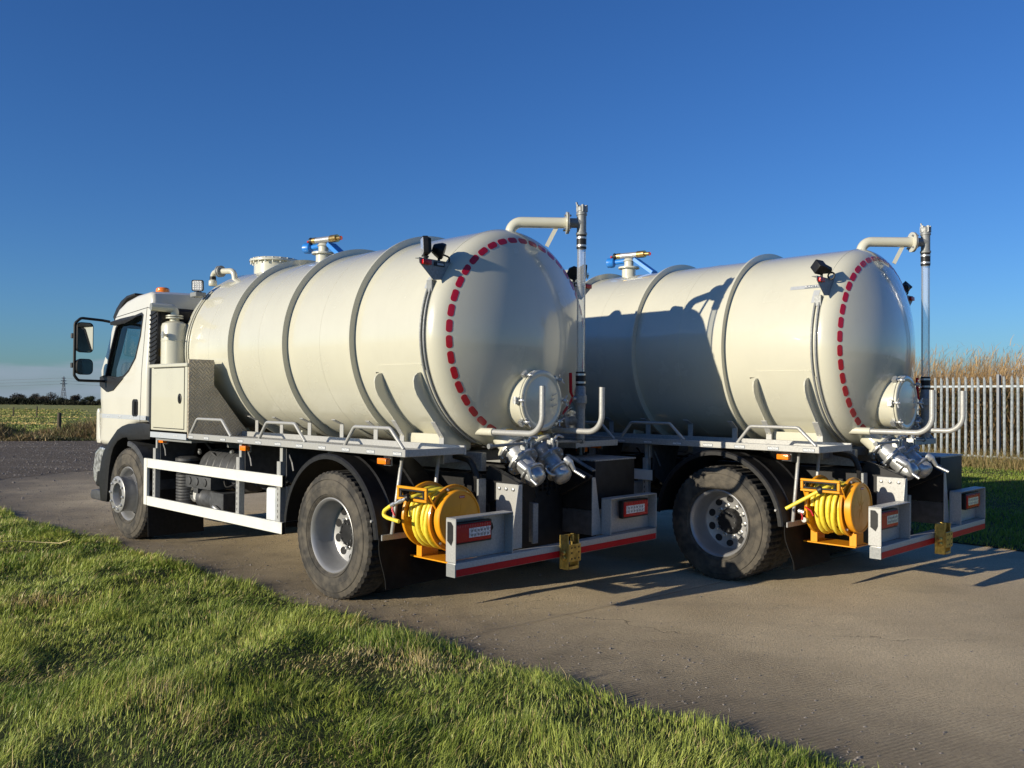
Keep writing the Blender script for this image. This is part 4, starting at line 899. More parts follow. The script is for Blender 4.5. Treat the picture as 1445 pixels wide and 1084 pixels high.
part('beacon', B().lathe([(0.075,0.022),(0.078,0.03),(0.075,0.07),(0.06,0.085),(0.001,0.088)],(4.02,0.86,2.80),(0,0,1),24,True,False), m_amber, bc, 40)
b = B()
for v in (0.42,-0.5):
    b.box((3.80,v-0.24,1.45),(4.30,v+0.24,1.62)); b.prism([(3.74,1.55),(3.88,1.55),(3.80,2.20),(3.72,2.20)],1,v-0.23,v+0.23); b.box((3.70,v-0.13,2.22),(3.78,v+0.13,2.42))
part('seat', b, m_seat, cab, bevel=0.05, seg=3)
b = B(); b.box((4.70,-0.98,1.3),(5.02,0.98,1.80)); b.tube([(4.62+0.05*cos(t),-0.45+0.20*cos(t),1.86+0.19*sin(t)) for t in [2*pi*i/24 for i in range(24)]],0.016,8,True); b.box((3.75,-1.05,1.34),(5.0,1.05,1.38))
part('dashboard', b, m_seat, cab, bevel=0.02)
# mirrors
for s in (1,-1):
    b = B(); pts = [(4.86,s*1.13,2.515),(4.90,s*1.20,2.53),(4.93,s*1.44,2.545),(4.95,s*1.50,2.48),(4.95,s*1.50,1.86),(4.94,s*1.46,1.800),(4.92,s*1.14,1.795)]
    b.tube(fillet(pts,0.05,5),0.0165,10); ar = part('mirror_arm', b, m_black, cab, 60)
    def mirror(name, cu, cv, cw, w, h, rad):
        # housing bulges forward, glass faces back; turned a little to the cab
        ang = radians(14)*s; f = Vector((-cos(ang), -sin(ang)*1.0, 0)); x = Vector((-sin(ang)*-1.0, -cos(ang)*-1.0, 0)); x = Vector((f.y*-1, f.x, 0)); c = Vector((cu, s*cv, cw))
        pl = rrect(w,h,rad,5); n = len(pl); rows = [(1.0,0.0),(1.0,-0.03),(0.93,-0.065),(0.70,-0.095)]; vs = []; fs = []
        for k,(sc_,t) in enumerate(rows): vs += [c+x*p[0]*sc_+Vector((0,0,p[1]*sc_))+f*t for p in pl]
        for k in range(len(rows)-1): fs += [(k*n+i,k*n+(i+1)%n,(k+1)*n+(i+1)%n,(k+1)*n+i) for i in range(n)]
        fs.append(tuple(range((len(rows)-1)*n,len(rows)*n))); b = B(); b.add(vs,fs); fs2 = None
        h_ = part(name, b, m_black, ar, 50)
        b = B(); b.add([c+x*p[0]*0.94+Vector((0,0,p[1]*0.95))-f*0.004 for p in pl],[tuple(range(n))]); part('mirror_glass', b, m_mirror, h_)
    mirror('mirror', 4.93, 1.385, 2.315, 0.205, 0.36, 0.05); mirror('wide_angle_mirror', 4.93, 1.385, 1.965, 0.205, 0.19, 0.06)
    b = B(); b.box((4.95,s*1.50,2.30),(4.99,s*1.535,2.36)); b.box((4.95,s*1.50,1.95),(4.99,s*1.535,2.01)); part('mirror_clamp', b, m_dgrey, ar, bevel=0.006)
# air intake stack behind the cab
b = B(); b.prism([(3.695,1.97),(3.695,2.60),(3.53,2.60),(3.51,2.55),(3.51,2.02),(3.60,1.95)],1,0.45,1.145)
ai = part('air_intake', b, m_black, truck, bevel=0.01)
for k in range(11): part('louvre', B().obox((3.685,1.150,2.01+k*0.051),(3.52,1.150,2.05+k*0.051),0.010,0.018), m_black, ai)
b = B()
for k in range(5): b.box((3.50,0.5,2.0+k*0.115),(3.5095,1.10,2.09+k*0.115))
part('intake_panel', b, m_chass, ai)
part('cab_back_panel', B().box((3.64,-1.05,1.33),(3.699,1.05,2.62)), m_chass, cab)
b = B(); b.box((3.56,1.04,1.30),(3.695,1.15,1.945)); part('cab_suspension_cover', b, m_black, cab, bevel=0.02)
# moisture trap
MC = Vector((3.43,0.985,0))
b = B(); b.lathe([(0.13,1.70),(0.14,1.71),(0.14,2.225),(0.143,2.228),(0.143,2.235),(0.14,2.238),(0.14,2.39),(0.128,2.425),(0.09,2.448),(0.052,2.455),(0.052,2.485)],MC,(0,0,1),36)
mt = part('moisture_trap', b, m_cream, truck, 35)
b = B(); b.lathe([(0.05,2.478),(0.092,2.479),(0.092,2.494),(0.05,2.495)],MC,(0,0,1),24); b.lathe([(0.05,2.502),(0.092,2.503),(0.092,2.518),(0.05,2.519)],MC,(0,0,1),24); part('pipe_flange', b, m_cream, mt, 35)
b = B(); b.tube(fillet([(3.43,0.985,2.50),(3.43,0.985,2.592),(3.47,1.235,2.598)],0.075,8),0.046,16); part('outlet_pipe', b, m_cream, mt, 50)
part('pipe_bore', B().cyl((3.4702,1.2352,2.598),(3.4704,1.2368,2.598),0.038,n=18), m_galvd, mt)
b = B(); b.cyl((3.36,1.11,2.29),(3.34,1.16,2.29),0.018,n=10); b.box((3.325,1.15,2.255),(3.355,1.165,2.325)); b.obox((3.37,1.16,2.29),(3.29,1.17,2.285),0.014,0.014); part('drain_tap', b, m_chrome, mt, bevel=0.003)
part('warning_sticker', B().lathe([(0.1405,0),(0.1405,0.085)],(3.43,0.985,2.06),(0,0,1),6,False,False,x0=(1,0,0),a0=radians(48),a1=radians(72)), m_yel, mt)

# --- place the first truck, copy it for the second, then add what differs
def place(o, x, y, th): o.location = (x, y, 0); o.rotation_euler = (0,0,radians(90+th))
truck2 = copy_tree(truck)
place(truck, -0.5982, 7.9482, 45.925); place(truck2, 2.766, 8.7719, 44.114)
truck['label'] = 'cream vacuum tanker truck with white cab in view, parked nearest on the left'
truck2['label'] = 'cream vacuum tanker truck on the right, its tank half shaded by the left truck'
def child(o, name): return next(c for c in o.children_recursive if c.name.split('.')[0] == name)
def kids(o, name): return [c for c in o.children_recursive if c.name.split('.')[0] == name]
# first truck: two work lamps on the left bracket, a maker plate beside the red lamp, hose end with fitting
T1 = child(truck,'tank'); T2 = child(truck2,'tank')
for tk, T, two in ((truck,T1,True),(truck2,T2,False)):
    br = [c for c in T.children if c.name.split('.')[0] == 'lamp_bracket']
    for q in br:
        cm = [v.co.y for v in q.data.vertices]; xm = np.mean([v.co.x for v in q.data.vertices])
        if xm > 0: continue
        s = 1 if np.mean(cm) > 0 else -1
        if two:
            square_lamp(q, (-0.815,s*0.965,2.80), (-0.62,s*0.70,-0.1) if s < 0 else (0.50,0.80,-0.05), 0.148, False)
            b = B(); b.lathe([(0.034,-0.06),(0.056,-0.02),(0.066,0.0),(0.066,0.03),(0.058,0.036)],(-0.825,s*0.815,2.785),(-0.55,-0.55*s,-0.25),8); b.cyl((-0.82,s*0.82,2.70),(-0.82,s*0.82,2.76),0.012,n=8)
            b.tube(fillet([(-0.85,s*0.80,2.75),(-0.89,s*0.77,2.73),(-0.87,s*0.76,2.695)],0.02,3),0.008,6); part('flood_lamp', b, m_black, q, 30, bevel=0.004)
            p = part('maker_plate', B().box((-0.853,s*0.79,2.655),(-0.8485,s*0.895,2.690)), m_black, q)
            part('plate_print', B().box((-0.8545,s*0.80,2.664),(-0.8531,s*0.865,2.681)), m_stick, p)
        else:
            b = B(); b.lathe([(0.045,-0.06),(0.066,-0.03),(0.066,0.045),(0.058,0.05)],(-0.815,s*0.93,2.79),(0.35,0.9*s,0.1),4,x0=None); b.lathe([(0.03,-0.12),(0.05,-0.03)],(-0.815,s*0.93,2.785),(0.35,0.9*s,0.1),8); b.cyl((-0.82,s*0.9,2.70),(-0.82,s*0.9,2.77),0.012,n=8)
            b.tube([(-0.86+0.03*cos(t),s*0.80,2.725+0.03*sin(t)) for t in [2*pi*i/14 for i in range(14)]],0.009,6,True); part('flood_lamp', b, m_black, q, 30, bevel=0.006)
r1 = child(truck,'hose_reel'); r2 = child(truck2,'hose_reel')
b = B(); b.tube(fillet([(-0.99,1.0,0.93),(-0.97,1.16,0.905),(-0.93,1.22,0.885)],0.04,4),0.0155,9); b.tube(fillet([(-0.79,1.245,0.825),(-0.715,1.25,0.78),(-0.705,1.25,0.745),(-0.76,1.25,0.73),(-0.88,1.24,0.715)],0.03,5),0.0150,9); part('hose_end', b, m_hose, r1, 60)
b = B(); b.cyl((-0.93,1.22,0.885),(-0.79,1.245,0.825),0.013,n=10); b.cyl((-0.90,1.225,0.872),(-0.87,1.23,0.859),0.018,n=8); b.cyl((-0.83,1.238,0.842),(-0.80,1.243,0.829),0.018,n=8); part('hose_fitting', b, m_chrome, r1)
b = B(); b.lathe([(0.018,0),(0.03,0.008),(0.03,0.03),(0.018,0.038)],(-0.955,1.20,0.90),(0.8,0.3,-0.35),12); part('hose_stop', b, m_black, r1)
b = B(); b.tube([(-0.805,1.245,0.83),(-0.815,1.25,0.79),(-0.84,1.25,0.755)],[0.007,0.010,0.007],6); part('red_tag', b, m_lamp, r1)
b = B(); b.tube(fillet([(-1.03,0.98,0.945),(-0.98,1.15,0.905),(-0.68,1.255,0.71)],0.05,5),0.0155,10); part('hose_end', b, m_hose, r2, 60)
b = B(); b.lathe([(0.02,0),(0.036,0.01),(0.036,0.04),(0.02,0.05)],(-0.962,1.155,0.895),(0.82,0.28,-0.5),12); part('hose_stop', b, m_black, r2)
b = B(); b.cyl((-0.75,1.16,0.69),(-0.80,1.16,0.68),0.02,n=10); b.cyl((-0.80,1.14,0.62),(-0.80,1.17,0.62),0.022,n=10); part('hose_fitting', b, m_chrome, r2)
b = B(); b.tube([(-0.77,1.17,0.69),(-0.79,1.175,0.65),(-0.785,1.175,0.62)],0.007,6); b.tube([(-0.80,1.15,0.73),(-0.86,1.16,0.70),(-0.88,1.16,0.66)],0.007,6); part('red_tag', b, m_tape, r2)
# stickers on the second tank, small ones on the first
def tank_sticker(T, u0, u1, a0, a1, m, off=0.0025, name='sticker'):
    b = B(); vs = []; n = 6
    for i in range(n+1):
        a = radians(a0+(a1-a0)*i/n)
        for u in (u0,u1): vs.append((u,(TR+off)*cos(a),TH+(TR+off)*sin(a)))
    b.add(vs,[(2*i,2*i+1,2*i+3,2*i+2) for i in range(n)]); return part(name, b, m, T, 60)
tank_sticker(T2,-0.46,-0.80,32.6,35.0,m_stick); tank_sticker(T2,-0.60,-0.80,32.8,34.8,m_sdark,0.0035,'sticker_panel')
t = link('lettering', text_mesh('RACTOR',0.045), m_text, T2); a = radians(33.8); t.location = (-0.69,(TR+0.005)*cos(a),TH+(TR+0.005)*sin(a))
t.matrix_local = Matrix(((-1,0,0,-0.69),(0,-sin(a),cos(a),(TR+0.0055)*cos(a)),(0,cos(a),sin(a),TH+(TR+0.0055)*sin(a)),(0,0,0,1))) @ Matrix.Diagonal((1.0,0.6,0.3,1))
tank_sticker(T2,-0.70,-0.76,23,31,m_stick,0.0025,'rating_plate'); tank_sticker(T1,-0.69,-0.73,23,29.5,m_stick,0.0025,'rating_plate')
# the second truck's top pipe lid differs only in a bright sun glint on one reflector, nothing to build
exec_env = True

# ------------------------------------------------------------ ground
class Mat:
    def __init__(s, name, rough=0.9):
        s.m = bpy.data.materials.new(name); s.m.use_nodes = True; s.nt = s.m.node_tree; s.n = s.nt.nodes; s.l = s.nt.links; s.p = s.n['Principled BSDF']; s.p.inputs['Roughness'].default_value = rough; s.p.inputs['Specular IOR Level'].default_value = 0.25
        s.tc = s.n.new('ShaderNodeTexCoord'); s.sep = s.n.new('ShaderNodeSeparateXYZ'); s.l.new(s.tc.outputs['Object'], s.sep.inputs[0])
    def put(s, inp, v):
        if isinstance(v, (int, float)): inp.default_value = v
        elif isinstance(v, tuple): inp.default_value = (*v, 1) if len(v) == 3 else v
        else: s.l.new(v, inp)
    def math(s, op, a, b=0.0, c=None, clamp=False):
        q = s.n.new('ShaderNodeMath'); q.operation = op; q.use_clamp = clamp
        for i, v in enumerate((a, b, c)):
            if v is not None: s.put(q.inputs[i], v)
        return q.outputs[0]
    def noise(s, scale, detail=4, rough=0.55, vec=None, dist=0.0):
        q = s.n.new('ShaderNodeTexNoise'); q.inputs['Scale'].default_value = scale; q.inputs['Detail'].default_value = detail; q.inputs['Roughness'].default_value = rough; q.inputs['Distortion'].default_value = dist
        s.l.new(vec if vec is not None else s.tc.outputs['Object'], q.inputs['Vector']); return q.outputs['Fac']
    def mapr(s, v, a, b, c=0.0, d=1.0):
        q = s.n.new('ShaderNodeMapRange'); s.put(q.inputs[0], v)
        for i, k in enumerate((a, b, c, d)): q.inputs[i+1].default_value = k
        return q.outputs[0]
    def mix(s, f, a, b):
        q = s.n.new('ShaderNodeMix'); q.data_type = 'RGBA'; s.put(q.inputs[0], f); s.put(q.inputs[6], a); s.put(q.inputs[7], b); return q.outputs[2]
    def scaled(s, sx, sy, sz, rz=0):
        q = s.n.new('ShaderNodeMapping'); q.inputs['Scale'].default_value = (sx, sy, sz); q.inputs['Rotation'].default_value = (0,0,rz); s.l.new(s.tc.outputs['Object'], q.inputs[0]); return q.outputs[0]
    def color(s, v): s.put(s.p.inputs['Base Color'], v)
    def bump(s, h, strength, dist):
        b = s.n.new('ShaderNodeBump'); b.inputs['Strength'].default_value = strength; b.inputs['Distance'].default_value = dist; s.put(b.inputs['Height'], h); s.l.new(b.outputs[0], s.p.inputs['Normal'])
def poly_sheet(name, pts, z, m, kind='structure'):
    tris = tessellate_polygon([[Vector((p[0],p[1],0)) for p in pts]])
    me = bpy.data.meshes.new(name); me.from_pydata([(p[0],p[1],z) for p in pts],[],[tuple(t) for t in tris])
    bm = bmesh.new(); bm.from_mesh(me); bmesh.ops.recalc_face_normals(bm, faces=bm.faces)
    if sum(f.normal.z*f.calc_area() for f in bm.faces) < 0: bmesh.ops.reverse_faces(bm, faces=bm.faces)
    bm.to_mesh(me); bm.free(); return link(name, me, m, None, kind=kind)
def zfield(x, y):
    d = np.maximum(0, y-36.0); return -0.03-0.0093*d
# far ground: field sheet to the horizon
xs = np.unique(np.concatenate([np.linspace(-90,90,46), np.array([-4000,-2500,-1500,-800,-400,-200,200,400,800,1500,2500,4000.])]))
ys = np.unique(np.concatenate([np.linspace(-60,400,60), np.array([-2500,-800,-300,600,900,1400,2200,4000.])]))
X, Y = np.meshgrid(xs, ys); Zg = zfield(X, Y)
nx, ny = len(xs), len(ys)
me = bpy.data.meshes.new('field'); me.from_pydata(np.stack([X,Y,Zg],-1).reshape(-1,3).tolist(),[],[(j*nx+i,j*nx+i+1,(j+1)*nx+i+1,(j+1)*nx+i) for j in range(ny-1) for i in range(nx-1)]); me.shade_smooth()
g = Mat('field_stubble', 0.95)
rowc = g.math('ADD', g.math('MULTIPLY', g.sep.outputs[1], 1.0), g.math('MULTIPLY', g.sep.outputs[0], 0.16))
wob = g.math('MULTIPLY', g.math('SUBTRACT', g.noise(0.05, 2), 0.5), 0.8)
wv = g.math('SINE', g.math('MULTIPLY', g.math('ADD', rowc, wob), 0.30))
stripe = g.math('MULTIPLY', g.mapr(wv, 0.72, 0.95), g.mapr(g.noise(0.8,5), 0.35, 0.6))
base = g.mix(g.mapr(g.noise(1.7,6,0.7), 0.38, 0.62), (0.125,0.185,0.032), (0.33,0.29,0.10))
g.color(g.mix(g.math('MULTIPLY', stripe, 0.85), base, (0.62,0.46,0.16))); g.bump(g.noise(3.0,6,0.7), 0.9, 0.25)
link('field', me, g.m, None, kind='structure')
# concrete road
c = Mat('brushed_concrete', 0.88)
n1 = c.noise(0.55, 5, 0.6); n2 = c.noise(60, 6, 0.85); n3 = c.noise(5.5, 5, 0.65); n4 = c.noise(120, 2)
col = c.mix(c.mapr(n1, 0.35, 0.68), (0.47,0.37,0.228), (0.72,0.58,0.37))
col = c.mix(c.mapr(n3, 0.55, 0.75, 0, 0.35), col, (0.27,0.225,0.165))
col = c.mix(c.mapr(n2, 0.30, 0.72, 0.0, 0.55), (0.115,0.094,0.07), col) if False else c.mix(c.mapr(n2, 0.47, 0.60, 0.0, 0.80), col, (0.26,0.20,0.13))
col = c.mix(c.mapr(n4, 0.58, 0.68, 0, 0.65), col, (0.66,0.58,0.46))
dl = c.math('ADD', c.math('ADD', c.math('MULTIPLY', c.sep.outputs[0], 0.688), c.math('MULTIPLY', c.sep.outputs[1], 0.725)), -3.91)
edge = c.math('ADD', dl, c.math('MULTIPLY', c.math('SUBTRACT', c.noise(1.6,5,0.65), 0.5), 1.6))
col = c.mix(c.mapr(edge, -0.1, 1.5, 0.80, 0.0), col, (0.15,0.122,0.085))
# long faint tyre tracks along the road
trk = c.noise(1.0, 6, 0.7, c.scaled(0.5, 2.2, 1, radians(46)))
col = c.mix(c.mapr(trk, 0.50, 0.72, 0, 0.30), col, (0.26,0.22,0.165))
far = c.math('ADD', c.math('MULTIPLY', c.sep.outputs[0], -1.0), c.math('MULTIPLY', c.math('SUBTRACT', c.noise(0.7,5,0.65), 0.5), 5.0))
col = c.mix(c.mapr(far, 6.2, 9.4, 0.0, 0.85), col, (0.13,0.108,0.082))
c.color(col)
# tamped ridges near the lawn and the joint groove
dd = c.math('ADD', c.math('MULTIPLY', c.sep.outputs[0], -0.485), c.math('MULTIPLY', c.sep.outputs[1], 0.874))
vor = c.n.new('ShaderNodeTexVoronoi'); vor.feature = 'DISTANCE_TO_EDGE'; vor.inputs['Scale'].default_value = 0.42
wrp = c.n.new('ShaderNodeVectorMath'); wrp.operation = 'ADD'; nzc = c.n.new('ShaderNodeTexNoise'); nzc.inputs['Scale'].default_value = 1.6; nzc.inputs['Detail'].default_value = 6; c.l.new(c.tc.outputs['Object'], nzc.inputs['Vector']); c.l.new(c.tc.outputs['Object'], wrp.inputs[0]); c.l.new(nzc.outputs['Color'], wrp.inputs[1]); c.l.new(wrp.outputs[0], vor.inputs['Vector'])
crack = c.math('MULTIPLY', c.mapr(vor.outputs['Distance'], 0.0, 0.0035, 1.0, 0.0), c.mapr(c.noise(0.45,3), 0.50, 0.58))
spots = c.math('MULTIPLY', c.mapr(c.noise(2.3,4,0.6), 0.66, 0.74, 0, 0.45), c.mapr(c.noise(0.5,2), 0.45, 0.6))
col = c.mix(spots, col, (0.17,0.135,0.095)); col = c.mix(c.math('MULTIPLY', crack, 0.75), col, (0.08,0.063,0.045)); c.color(col)
rid = c.math('SINE', c.math('MULTIPLY', c.math('ADD', dd, c.math('MULTIPLY', c.noise(2.5,2), 0.02)), 2*pi/0.030))
rmask = c.math('MULTIPLY', c.mapr(c.math('ADD', dl, c.math('MULTIPLY', c.noise(0.8,3), 1.5)), 1.2, 2.2, 1.0, 0.05), c.mapr(c.noise(5.0,5,0.7), 0.42, 0.62))
jd = c.math('ABSOLUTE', c.math('ADD', c.math('ADD', c.math('MULTIPLY', c.sep.outputs[0], -0.642), c.math('MULTIPLY', c.sep.outputs[1], 0.767)), -4.78))
groove = c.mapr(jd, 0.0, 0.022, -4.0, 0.0)
h = c.math('ADD', c.math('ADD', c.math('MULTIPLY', c.math('MULTIPLY', rid, rmask), 1.3), c.math('MULTIPLY', n2, 2.6)), c.math('SUBTRACT', groove, c.math('MULTIPLY', crack, 2.0)))
c.bump(h, 1.0, 0.0048)
lawn_edge = [(9.5,-3.9),(4.2,1.45),(2.6,2.95),(1.55,3.92),(1.12,4.34),(0.69,4.59),(0.31,5.06),(-0.25,5.59),(-0.75,6.10),(-1.18,6.55),(-1.69,7.02),(-2.52,7.72),(-3.27,8.51),(-3.98,9.19),(-4.82,10.24),(-6.03,10.98),(-7.15,12.18),(-9.2,14.0),(-14,18.2),(-20,22.5)]
poly_sheet('concrete_road', [(14,-8),(8,-4.5)]+[(p[0]-0.5*0.688,p[1]-0.5*0.725) for p in lawn_edge[1:]]+[(-30,27),(-30,33),(-8,33.5),(-6,27),(4,24),(13,24),(40,-8)], 0.0, c.m)
# gravel yard beyond the road
q = Mat('dark_gravel', 0.92)
gc = q.mix(q.mapr(q.noise(9,6,0.8), 0.40, 0.62), (0.095,0.074,0.052), (0.185,0.148,0.106)); gc = q.mix(q.mapr(q.noise(28,3,0.7), 0.60, 0.70, 0, 0.8), gc, (0.36,0.31,0.25)); gc = q.mix(q.mapr(q.noise(0.5,4,0.6,q.scaled(0.35,1.6,1,radians(-8))), 0.52, 0.70, 0, 0.55), gc, (0.25,0.205,0.15))
q.color(gc); q.bump(q.noise(22,5,0.8), 1.0, 0.04)
rg = random.Random(11); pts = [(-30,13.0)]
for k in range(60):
    t = k/59; x = -24+16.0*t if t < 0.55 else -15.2+(t-0.55)/0.45*9.5; y = 13.6+2.6*t/0.55 if t < 0.55 else 16.2+(t-0.55)/0.45*10.5
    pts.append((x+rg.uniform(-.25,.25), y+rg.uniform(-.25,.25)))
yard = [(-36,11.5)]+[(-17+rg.uniform(-.1,.1),12.6),(-12.4,13.3),(-10.2,14.2)]+[(-9.4+0.10*k+rg.uniform(-.18,.18)+(-0.5 if k < 6 else 0), 14.9+0.62*k) for k in range(16)]+[(-6.5,27),(-5.5,33.6),(-36,33.6)]
poly_sheet('gravel_yard', yard, 0.004, q.m)

# ------------------------------------------------------------ blade builder (grass, reeds): real narrow faces, one object per stand
def snoise(x, y, seed, scale):
    r = np.random.default_rng(seed); o = np.zeros_like(x); tot = 0
    for k in range(14):
        a = r.uniform(0, 2*pi); f = scale*r.uniform(0.5, 2.2); o += np.sin((x*cos(a)+y*sin(a))*f+r.uniform(0, 2*pi)); tot += 1
    return o/sqrt(tot)
def blade_mat(name, trans=0.3, rough=0.45):
    m = bpy.data.materials.new(name); m.use_nodes = True; nt = m.node_tree; n = nt.nodes; l = nt.links; p = n['Principled BSDF']
    a = n.new('ShaderNodeAttribute'); a.attribute_name = 'tint'; l.new(a.outputs['Color'], p.inputs['Base Color']); p.inputs['Roughness'].default_value = rough; p.inputs['Specular IOR Level'].default_value = 0.3
    t = n.new('ShaderNodeBsdfTranslucent'); l.new(a.outputs['Color'], t.inputs[0]); mx = n.new('ShaderNodeMixShader'); mx.inputs[0].default_value = trans
    l.new(p.outputs[0], mx.inputs[1]); l.new(t.outputs[0], mx.inputs[2]); l.new(mx.outputs[0], n['Material Output'].inputs[0]); return m
m_blade = blade_mat('grass_blades', 0.28); m_stem = blade_mat('dry_stems', 0.15, 0.7)
def blades(name, base, h, w, lean, tint, m, facing=None, droop=0.35, **props):
    # base Nx3, height N, width N, lean Nx2 (horizontal offset of the tip as a share of height)
    Nn = len(base); r = RNG.uniform(0, 2*pi, Nn) if facing is None else facing
    side = np.stack([np.cos(r), np.sin(r), np.zeros(Nn)], 1)*(w/2)[:,None]
    ld = np.concatenate([lean, np.zeros((Nn,1))], 1); ll = np.linalg.norm(lean, axis=1)
    upv = np.sqrt(np.maximum(0.06, 1-np.minimum(ll, 0.97)**2))
    mid = base+ld*(h*0.42)[:,None]*(1-droop); mid[:,2] += h*0.56*np.maximum(upv, 0.45)
    tip = base+ld*h[:,None]; tip[:,2] += h*upv
    V = np.stack([base-side, base+side, mid-side*0.85, mid+side*0.85, tip], 1).reshape(-1,3)
    o = np.arange(Nn)*5
    T = np.stack([np.stack([o,o+1,o+3],1), np.stack([o,o+3,o+2],1), np.stack([o+2,o+3,o+4],1)],1).reshape(-1,3)
    me = bpy.data.meshes.new(name); me.vertices.add(len(V)); me.vertices.foreach_set('co', V.astype(np.float32).ravel())
    me.loops.add(T.size); me.loops.foreach_set('vertex_index', T.astype(np.int32).ravel()); me.polygons.add(len(T)); me.polygons.foreach_set('loop_start', np.arange(0,T.size,3,dtype=np.int32))
    at = me.attributes.new('tint','FLOAT_COLOR','POINT'); cc = np.ones((Nn,5,4),np.float32); cc[:,:,:3] = tint[:,None,:]
    at.data.foreach_set('color', cc.ravel()); me.update(calc_edges=True); me.polygons.foreach_set('use_smooth', np.zeros(len(T),dtype=bool))
    props.setdefault('kind','stuff'); return link(name, me, m, None, **props)
def lerp(a, b, t): return np.asarray(a)[None,:]*(1-t)[:,None]+np.asarray(b)[None,:]*t[:,None]
def inside(px, py, poly):
    x = np.array([p[0] for p in poly]); y = np.array([p[1] for p in poly]); r = np.zeros(len(px), bool); j = len(x)-1
    for i in range(len(x)):
        cnd = ((y[i] > py) != (y[j] > py)) & (px < (x[j]-x[i])*(py-y[i])/(y[j]-y[i]+1e-12)+x[i]); r ^= cnd; j = i
    return r
def lawn_h(x, y): # mound above the road, uneven
    d = 3.91-(0.688*x+0.725*y); e = np.clip(d/0.6, 0, 1)
    return -0.01+0.055*e*(2-e)+e*(0.020*snoise(x,y,3,3.0)+0.013*snoise(x,y,4,8.0))
lawn_poly = lawn_edge+[(-34,24),(-34,-14),(9.5,-14)]
# lawn soil: grid clipped to the lawn
gx = np.concatenate([np.linspace(-34,-9,18)[:-1], np.arange(-9,3.2,0.14), np.linspace(3.3,9.5,12)]); gy = np.concatenate([np.linspace(-14,2.2,20)[:-1], np.arange(2.2,13.2,0.14), np.linspace(13.4,24,16)])
X, Y = np.meshgrid(gx, gy); ins = inside(X.ravel(), Y.ravel(), lawn_poly).reshape(X.shape)
dd_ = 3.91-(0.688*X+0.725*Y); Zl = lawn_h(X, Y); Zl = np.where(ins, Zl, -0.02)
fs = []; w_ = len(gx)
for j in range(len(gy)-1):
    for i in range(w_-1):
        if ins[j,i] or ins[j+1,i] or ins[j,i+1] or ins[j+1,i+1]: fs.append((j*w_+i,j*w_+i+1,(j+1)*w_+i+1,(j+1)*w_+i))
me = bpy.data.meshes.new('lawn'); me.from_pydata(np.stack([X,Y,Zl],-1).reshape(-1,3).tolist(),[],fs); me.shade_smooth()
lw = Mat('lawn_soil', 0.95); lw.color(lw.mix(lw.mapr(lw.noise(6,5,0.7),0.35,0.65),(0.030,0.045,0.012),(0.065,0.070,0.022))); lw.bump(lw.noise(30,4,0.7),1.0,0.03)
link('lawn', me, lw.m, None, kind='structure')
def scatter(n, x0, x1, y0, y1, poly):
    P = np.stack([RNG.uniform(x0,x1,n), RNG.uniform(y0,y1,n)],1); return P[inside(P[:,0],P[:,1],poly)]
view = [(-2.9,3.3),(2.2,3.1),(1.6,4.0),(-7.4,12.6),(-9.5,14.2),(-9.6,13.0)]
P = np.concatenate([scatter(800000,-9.6,2.2,3.1,14.2,[p for p in view]), scatter(60000,-14,4,-1,16,lawn_poly)])
P = P[inside(P[:,0],P[:,1],lawn_poly)]
dist = np.hypot(P[:,0],P[:,1]); keep = RNG.uniform(0,1,len(P)) < np.clip((5.6/dist)**1.1,0.25,1)
cl = snoise(P[:,0],P[:,1],21,5.5)+0.6*snoise(P[:,0],P[:,1],22,15)      # tufts
keep &= RNG.uniform(0,1,len(P)) < np.clip(0.88+0.25*cl,0.62,1); P = P[keep]; cl = cl[keep]
def lawn_blades(P, cl, name):
    n = len(P); x, y = P[:,0], P[:,1]
    de = 3.91-(0.688*x+0.725*y)
    h = (0.046+0.020*np.clip(cl,-0.6,2.2))*RNG.uniform(0.55,1.5,n); h = np.maximum(h,0.030)
    wild = RNG.uniform(0,1,n) < 0.06; h[wild] *= 1.55
    wd = RNG.uniform(0.0028,0.0058,n)*np.clip(np.hypot(x,y)/5.0,0.8,2.2)
    az = 0.55+0.9*snoise(x,y,31,1.6)+0.7*snoise(x,y,32,5)+RNG.normal(0,0.75,n)
    mag = np.clip(0.60+0.20*snoise(x,y,33,2.4)+RNG.normal(0,0.22,n),0.05,0.97)
    lean = np.stack([np.cos(az)*mag,np.sin(az)*mag],1)
    dry = np.clip(0.5*snoise(x,y,41,1.3)+0.45*snoise(x,y,42,4.5)-0.45+np.exp(-np.maximum(de,0)/0.35)*0.25,0,1)
    g = lerp((0.125,0.20,0.022),(0.52,0.56,0.13),np.clip(0.42+0.22*snoise(x,y,43,3)+RNG.normal(0.04,0.28,n),0,1))
    isdry = RNG.uniform(0,1,n) < np.clip(0.07+dry*0.75,0,0.85); s = lerp((0.46,0.34,0.13),(0.68,0.56,0.29),RNG.uniform(0,1,n))
    tint = np.where(isdry[:,None],s,g)
    base = np.stack([x,y,lawn_h(x,y)-0.004],1)
    return blades(name,base,h,wd,lean,tint,m_blade)
lawn_blades(P, cl, 'lawn_grass')
